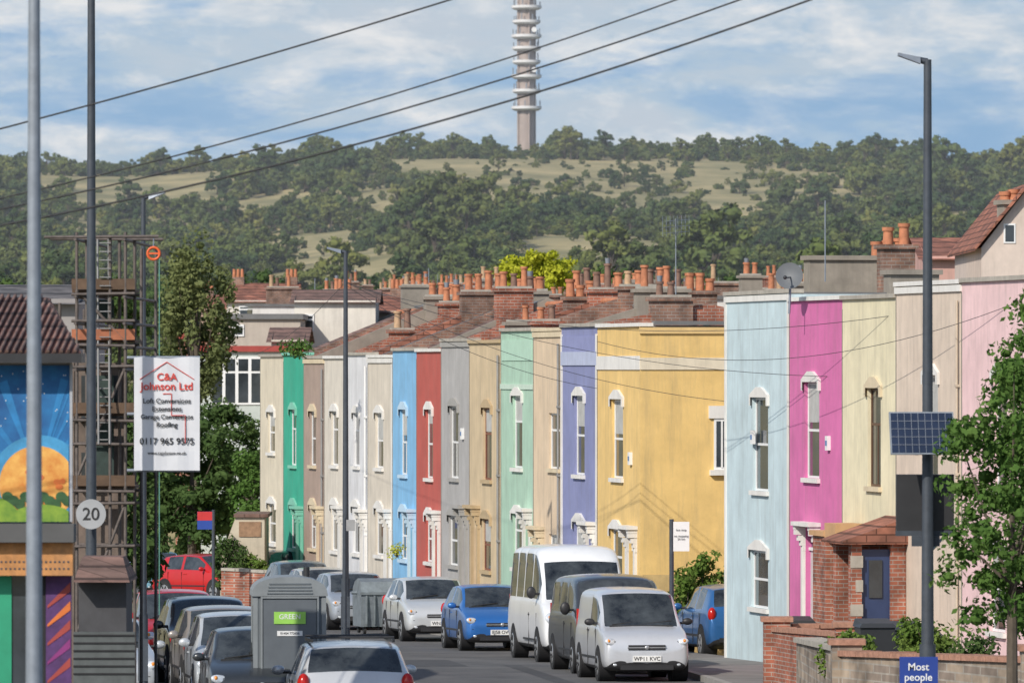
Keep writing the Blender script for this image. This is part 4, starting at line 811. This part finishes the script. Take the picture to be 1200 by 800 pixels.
for (a,c,t,bb) in ((95,118,440,490),(95,118,530,570),(128,140,440,490)): b.box(X(a,99.5),X(c,99.5),99.55,99.599,Z(bb,99.5),Z(t,99.5),GLASS); b.box(X(a-2,99.5),X(c+2,99.5),99.5,99.599,Z(bb+4,99.5),Z(bb,99.5),COPE)
b.obj('brick_house')
b=MB(); d=97.7; c=(X(180,d),d,Z(297,d)); n=20
PO=mat('pulley_orange',(.7,.12,.03),.5)
for i in range(n):
    t0,t1=2*math.pi*i/n,2*math.pi*(i+1)/n; b.cyl((c[0]+.085*math.cos(t0),d,c[2]+.085*math.sin(t0)),(c[0]+.085*math.cos(t1),d,c[2]+.085*math.sin(t1)),.02,.02,PO,6)
b.box(c[0]-.08,c[0]+.08,d-.01,d+.01,c[2]-.012,c[2]+.012,PO); b.cyl((c[0]+.08,d,c[2]),(c[0]+.08,d,Z(720,d)),.008,.008,mat('rope_green',(.12,.3,.24),.8),5); b.cyl((X(180,98),98,Z(278,98)),(c[0],d,c[2]+.09),.01,.01,STEEL,5); b.obj('gin_wheel_pulley')
# mural building (pub) on the left
e=empty('mural_building'); d=75; b=MB(); x0,x1=X(-140,d),X(84,d); M1=mat('mural_night_sky',(.008,.07,.28),.7,.4,1.5,col2=(.02,.20,.46)); 
xb=X(80,d+9)
b.hexa([(x0,d,G(d)-.3),(x1,d,G(d)-.3),(xb,d+9,G(d)-.3),(x0,d+9,G(d)-.3),(x0,d,Z(425,d)),(x1,d,Z(425,d)),(xb,d+9,Z(425,d)),(x0,d+9,Z(425,d))],mat('pub_wall',(.25,.24,.24),.85,.1)); b.box(x0,x1-.02,d-.02,d-.001,Z(612,d),Z(428,d),M1)
b.obj('walls',e)
b=MB(); ORG=mat('mural_moon',(.75,.22,.03),.7,.3,5,col2=(.80,.48,.12)); GRN=mat('mural_hill_green',(.08,.24,.03),.7,.3,5,col2=(.26,.38,.04)); DG=mat('mural_dark_green',(.03,.09,.03),.7,.4,8); BLU=mat('mural_light_blue',(.05,.26,.48),.7,.4,3)
zlo=Z(611,d)
def disc(cx,cz,rx,rz,y,m,n=40):
    ps=[]
    for i in range(n):
        t=2*math.pi*i/n; px=cx+rx*math.cos(t); pz=cz+rz*math.sin(t)
        px=min(px,x1-.03); pz=max(pz,zlo); ps.append((px,y,pz))
    b.poly(ps[::-1],m)
for i in range(9):
    a=math.radians(20+i*18); cx,cz=X(44,d),Z(560,d); q1=(cx+1.1*math.cos(a-.05),cz+1.1*math.sin(a-.05)); q2=(cx+1.1*math.cos(a+.05),cz+1.1*math.sin(a+.05))
    b.poly([(cx,d-.023,cz)]+[(min(q[0],x1-.03),d-.023,min(q[1],Z(430,d))) for q in (q1,q2)][::-1],mat('mural_ray',(.02,.18,.42),.7,.3))
disc(X(46,d),Z(575,d),.56,.60,d-.026,BLU); disc(X(44,d),Z(567,d),.41,.41,d-.029,ORG)
MC=mat('mural_crater',(.6,.15,.03),.7,.2)
for i in range(9):
    a=random.uniform(0,6.28); r=random.uniform(.05,.3); disc(X(44,d)+r*math.cos(a),Z(567,d)+r*math.sin(a),random.uniform(.03,.07),.03,d-.032-.0005*i,MC)
for i in range(14): disc(X(-5+i*7,d),Z(586+5*math.sin(i*2.1),d),.06,.055,d-.038-.0002*i,DG,n=14)
disc(X(12,d),Z(612,d),.5,.14,d-.043,DG); disc(X(50,d),Z(618,d),.42,.25,d-.047,GRN); disc(X(-30,d),Z(610,d),.5,.3,d-.045,GRN)
b.box(x1-.018,x1+.01,d-.05,d-.001,Z(611,d),Z(426,d),mat('mural_border',(.35,.36,.38),.7))
for i in range(24): disc(X(random.uniform(0,82),d),Z(random.uniform(435,500),d),.006,.006,d-.025,UPVC,n=8)
b.obj('mural_painting',e)
b=MB(); OR2=mat('fascia_orange',(.46,.21,.07),.7,.3,8,streak=.3); b.box(x0,x1+.05,d-.45,d-.002,Z(634,d),Z(613,d),mat('ledge_grey',(.09,.09,.09),.8)); b.box(x0,x1+.03,d-.30,d-.003,Z(673,d),Z(635,d),OR2)
for i in range(16):
    for k in range(2): b.box(X(4+i*5.2,d)-.010,X(4+i*5.2,d)+.010,d-.306,d-.301,Z(658+k*8,d),Z(656+k*8,d),DKSTEEL)
b.box(x0,X(14,d),d-.06,d-.004,G(d),Z(674,d),mat('shopfront_green',(.02,.28,.15),.6)); b.box(X(14.2,d),X(32,d),d-.04,d-.004,G(d),Z(674,d),GLASS)
b.box(X(32.2,d),X(54,d),d-.05,d-.004,G(d),Z(674,d),DARK)
PUR=mat('mural_purple',(.08,.03,.12),.7,.4,6); b.box(X(54.2,d),x1,d-.06,d-.004,G(d),Z(674,d),PUR)
for i in range(5):
    xa=X(56,d); zz=Z(800-i*22,d); b.poly([(xa,d-.064-.001*i,zz),(x1-.01,d-.064-.001*i,zz+.18),(x1-.01,d-.064-.001*i,zz+.28),(xa,d-.064-.001*i,zz+.03)],[RED,mat('mural_magenta',(.22,.03,.16),.7),RED,MC,RED][i])
b.obj('shopfront',e)
b=MB(); za=Z(414,d); x2=X(98,d); x2b=X(94,d+9.3)
b.hexa([(x0,d-.35,za),(x2,d-.35,za),(x2b,d+9.3,za),(x0,d+9.3,za),(x0,d+4,Z(344,d)),(X(22,d),d+4,Z(344,d)),(X(22,d),d+5,Z(344,d)),(x0,d+5,Z(344,d))],TILE)
for i in range(30):
    xa=x0+(x2-x0)*i/30; 
    zt_=Z(344,d); xe=X(22,d)
    if xa<xe: b.cyl((xa,d-.35,za+.02),(xa,d+4,zt_+.02),.022,.022,TILE2,5)
    else:
        t=(x2-xa)/(x2-xe); b.cyl((xa,d-.35,za+.02),(xa,d-.35+4.35*t,za+(zt_-za)*t+.02),.022,.022,TILE2,5)
b.box(x0,x2,d-.4,d+.3,za-.10,za-.001,BLACK); b.obj('roof',e)
b=MB(); d=93; b.hexa([(X(86,d),d,Z(682,d)),(X(152,d),d,Z(682,d)),(X(152,d),d+2,Z(682,d)),(X(86,d),d+2,Z(682,d)),(X(90,d),d+1.2,Z(655,d)),(X(138,d),d+1.2,Z(655,d)),(X(138,d),d+2,Z(655,d)),(X(90,d),d+2,Z(655,d))],TILE2); b.box(X(90,d),X(146,d),d+.4,d+1.9,G(d),Z(682.5,d),mat('dark_shed',(.06,.06,.065),.8,.2)); b.obj('lean_to_shed')
b=MB(); d=91; b.box(X(86,d),X(158,d),d,d+.06,G(d),Z(740,d),mat('hoarding',(.09,.10,.10),.8,.3,3))
for k in range(6): b.box(X(86,d),X(158,d),d-.012,d-.001,Z(790-9*k,d),Z(788-9*k,d),DARK)
b.obj('timber_fence')
wallseg('brick_garden_wall',(X(262,199),199),(X(330,198),198),.24,(Z(668,199),Z(672,198)),BRICK,pier=False)
# ------------------------------------------------------------------ overhead cables
def wires(name,segs):
    b=MB(); 
    for (p0,p1,sag,r) in segs:
        p0=Vector(p0);p1=Vector(p1); n=26; prev=None
        for i in range(n+1):
            t=i/n; q=p0.lerp(p1,t); q.z-=sag*4*t*(1-t)
            if prev is not None: b.cyl(prev,q,r,r,BLACK,5,cap=False)
            prev=q.copy()
    return b.obj(name)
def wp(u,v,d): return (X(u,d),d,Z(v,d))
wires('overhead_cables',[(wp(-300,225,74),wp(1350,-290,74),.30,.010),(wp(-300,292,72),wp(1500,-300,72),.62,.0085),(wp(-300,300,72),wp(1500,-262,72),.62,.0095),(wp(-300,312,70),wp(1500,-232,70),.66,.011)])
wires('telephone_wires',[(wp(405,330,158),wp(1250,430,128),.9,.006),(wp(405,332,158),wp(1150,352,128),.8,.006),(wp(405,334,158),wp(700,455,150),.35,.006),(wp(405,330,158),wp(850,470,146),.45,.006),(wp(300,415,190),wp(405,330,158),.2,.006),(wp(1250,330,120),wp(700,400,148),.8,.006)])
# ------------------------------------------------------------------ trees and shrubs near the street
LN=leafmat('street_tree_leaves',(.05,.12,.025),(.14,.23,.06),1.2,rnd=False,trans=.3); LD=leafmat('dark_tree_leaves',(.04,.08,.025),(.10,.15,.05),.5,rnd=False); LY=leafmat('yellow_green_leaves',(.30,.34,.02),(.52,.52,.06),.6,rnd=False); LS=leafmat('shrub_leaves',(.07,.14,.025),(.18,.24,.06),1.5,rnd=False); LW=leafmat('willow_leaves',(.10,.13,.05),(.20,.22,.09),.5,rnd=False)
def at(u,d,dz=0): return (X(u,d),d,G(d)+dz)
def T_(name,u,d,vtop,R,n,rc,per,size,seed,ml,**k):
    return tree(name,at(u,d),Z(vtop,d)-G(d),R,n,rc,per,size,seed,ml,**k)
T_('street_tree',1186,92,395,(1.0,1.2,1.75),110,.28,85,.050,1,LN,tr=.09,bottom=-.98,crown_z=Z(600,92)-G(92),core=.35)
T_('street_tree',1225,93,330,(.7,.8,1.9),70,.28,75,.050,2,LN,tr=.07,core=.3)
T_('willow_tree',230,246,274,(1.35,1.4,3.4),100,.42,90,.09,3,LW,bottom=-.95,droop=.8,core=.4)
T_('garden_tree',270,244,476,(1.3,1.4,2.7),70,.48,95,.09,4,LD,bottom=-.95,core=.5)
T_('garden_tree',225,242,480,(1.6,1.4,2.7),70,.55,85,.10,5,LD,bottom=-.95,core=.5)
T_('garden_tree',192,250,440,(1.4,1.2,3.2),70,.5,80,.10,6,LD,bottom=-.95,core=.5)
T_('garden_tree',300,240,520,(.8,.8,1.9),44,.38,80,.08,7,LN,bottom=-.95,core=.3)
T_('garden_tree',120,150,470,(1.2,1.2,3.0),50,.5,80,.10,8,LD,bottom=-.95,core=.5)
T_('garden_tree',162,248,480,(1.3,1.1,3.0),60,.5,80,.10,18,LD,bottom=-.95,core=.5)
T_('yellow_leaved_tree',628,330,293,(2.1,2.0,1.5),60,.5,80,.11,9,LY,core=.5)
for (u,d,v,sd_) in ((480,520,324,10),(720,460,322,12),(560,560,327,13),(300,480,330,14),(120,420,330,15),(30,400,335,16),(860,500,324,17),(200,560,322,19),(400,600,330,24)):
    T_('garden_tree',u,d,v,(3.2,3,2.3),50,.75,70,.16,sd_,LD,core=.6)
def shrub(name,u,d,vt,vb,rx,n,seed,ml,sz=.05):
    z0,z1=Z(vb,d),Z(vt,d); rz=(z1-z0)/2
    v,f,cs,rr=leaves(n,(rx,rx*.8,rz),.22,60,sz,seed,-.9); t=MB()
    for c in cs[:10]: t.cyl((0,0,-rz),tuple(c),.025,.008,BARK,5)
    me=leafmesh(name,v,f,t,ml,BARK); o=D.objects.new(name,me); o.location=(X(u,d),d,(z0+z1)/2); SC.collection.objects.link(o)
shrub('garden_shrub',825,153.3,648,745,.62,44,20,LS,.06); shrub('garden_shrub',800,152.8,668,760,.4,28,21,LS,.06)
shrub('garden_shrub',990,114,738,800,.4,24,22,LS); shrub('garden_shrub',1090,110,728,775,.35,20,23,LS); shrub('garden_shrub',1145,108,745,790,.3,18,24,LD); shrub('garden_shrub',1063,113,725,770,.2,12,25,LS)
shrub('hanging_basket',466,167,638,652,.12,5,26,LY,.03)
shrub('garden_shrub',345,190,398,416,.35,10,28,LN)
shrub('garden_shrub',272,199.6,630,700,.55,34,31,LD,.06); shrub('garden_shrub',300,199.4,648,700,.5,26,32,LS,.06)
print('done')
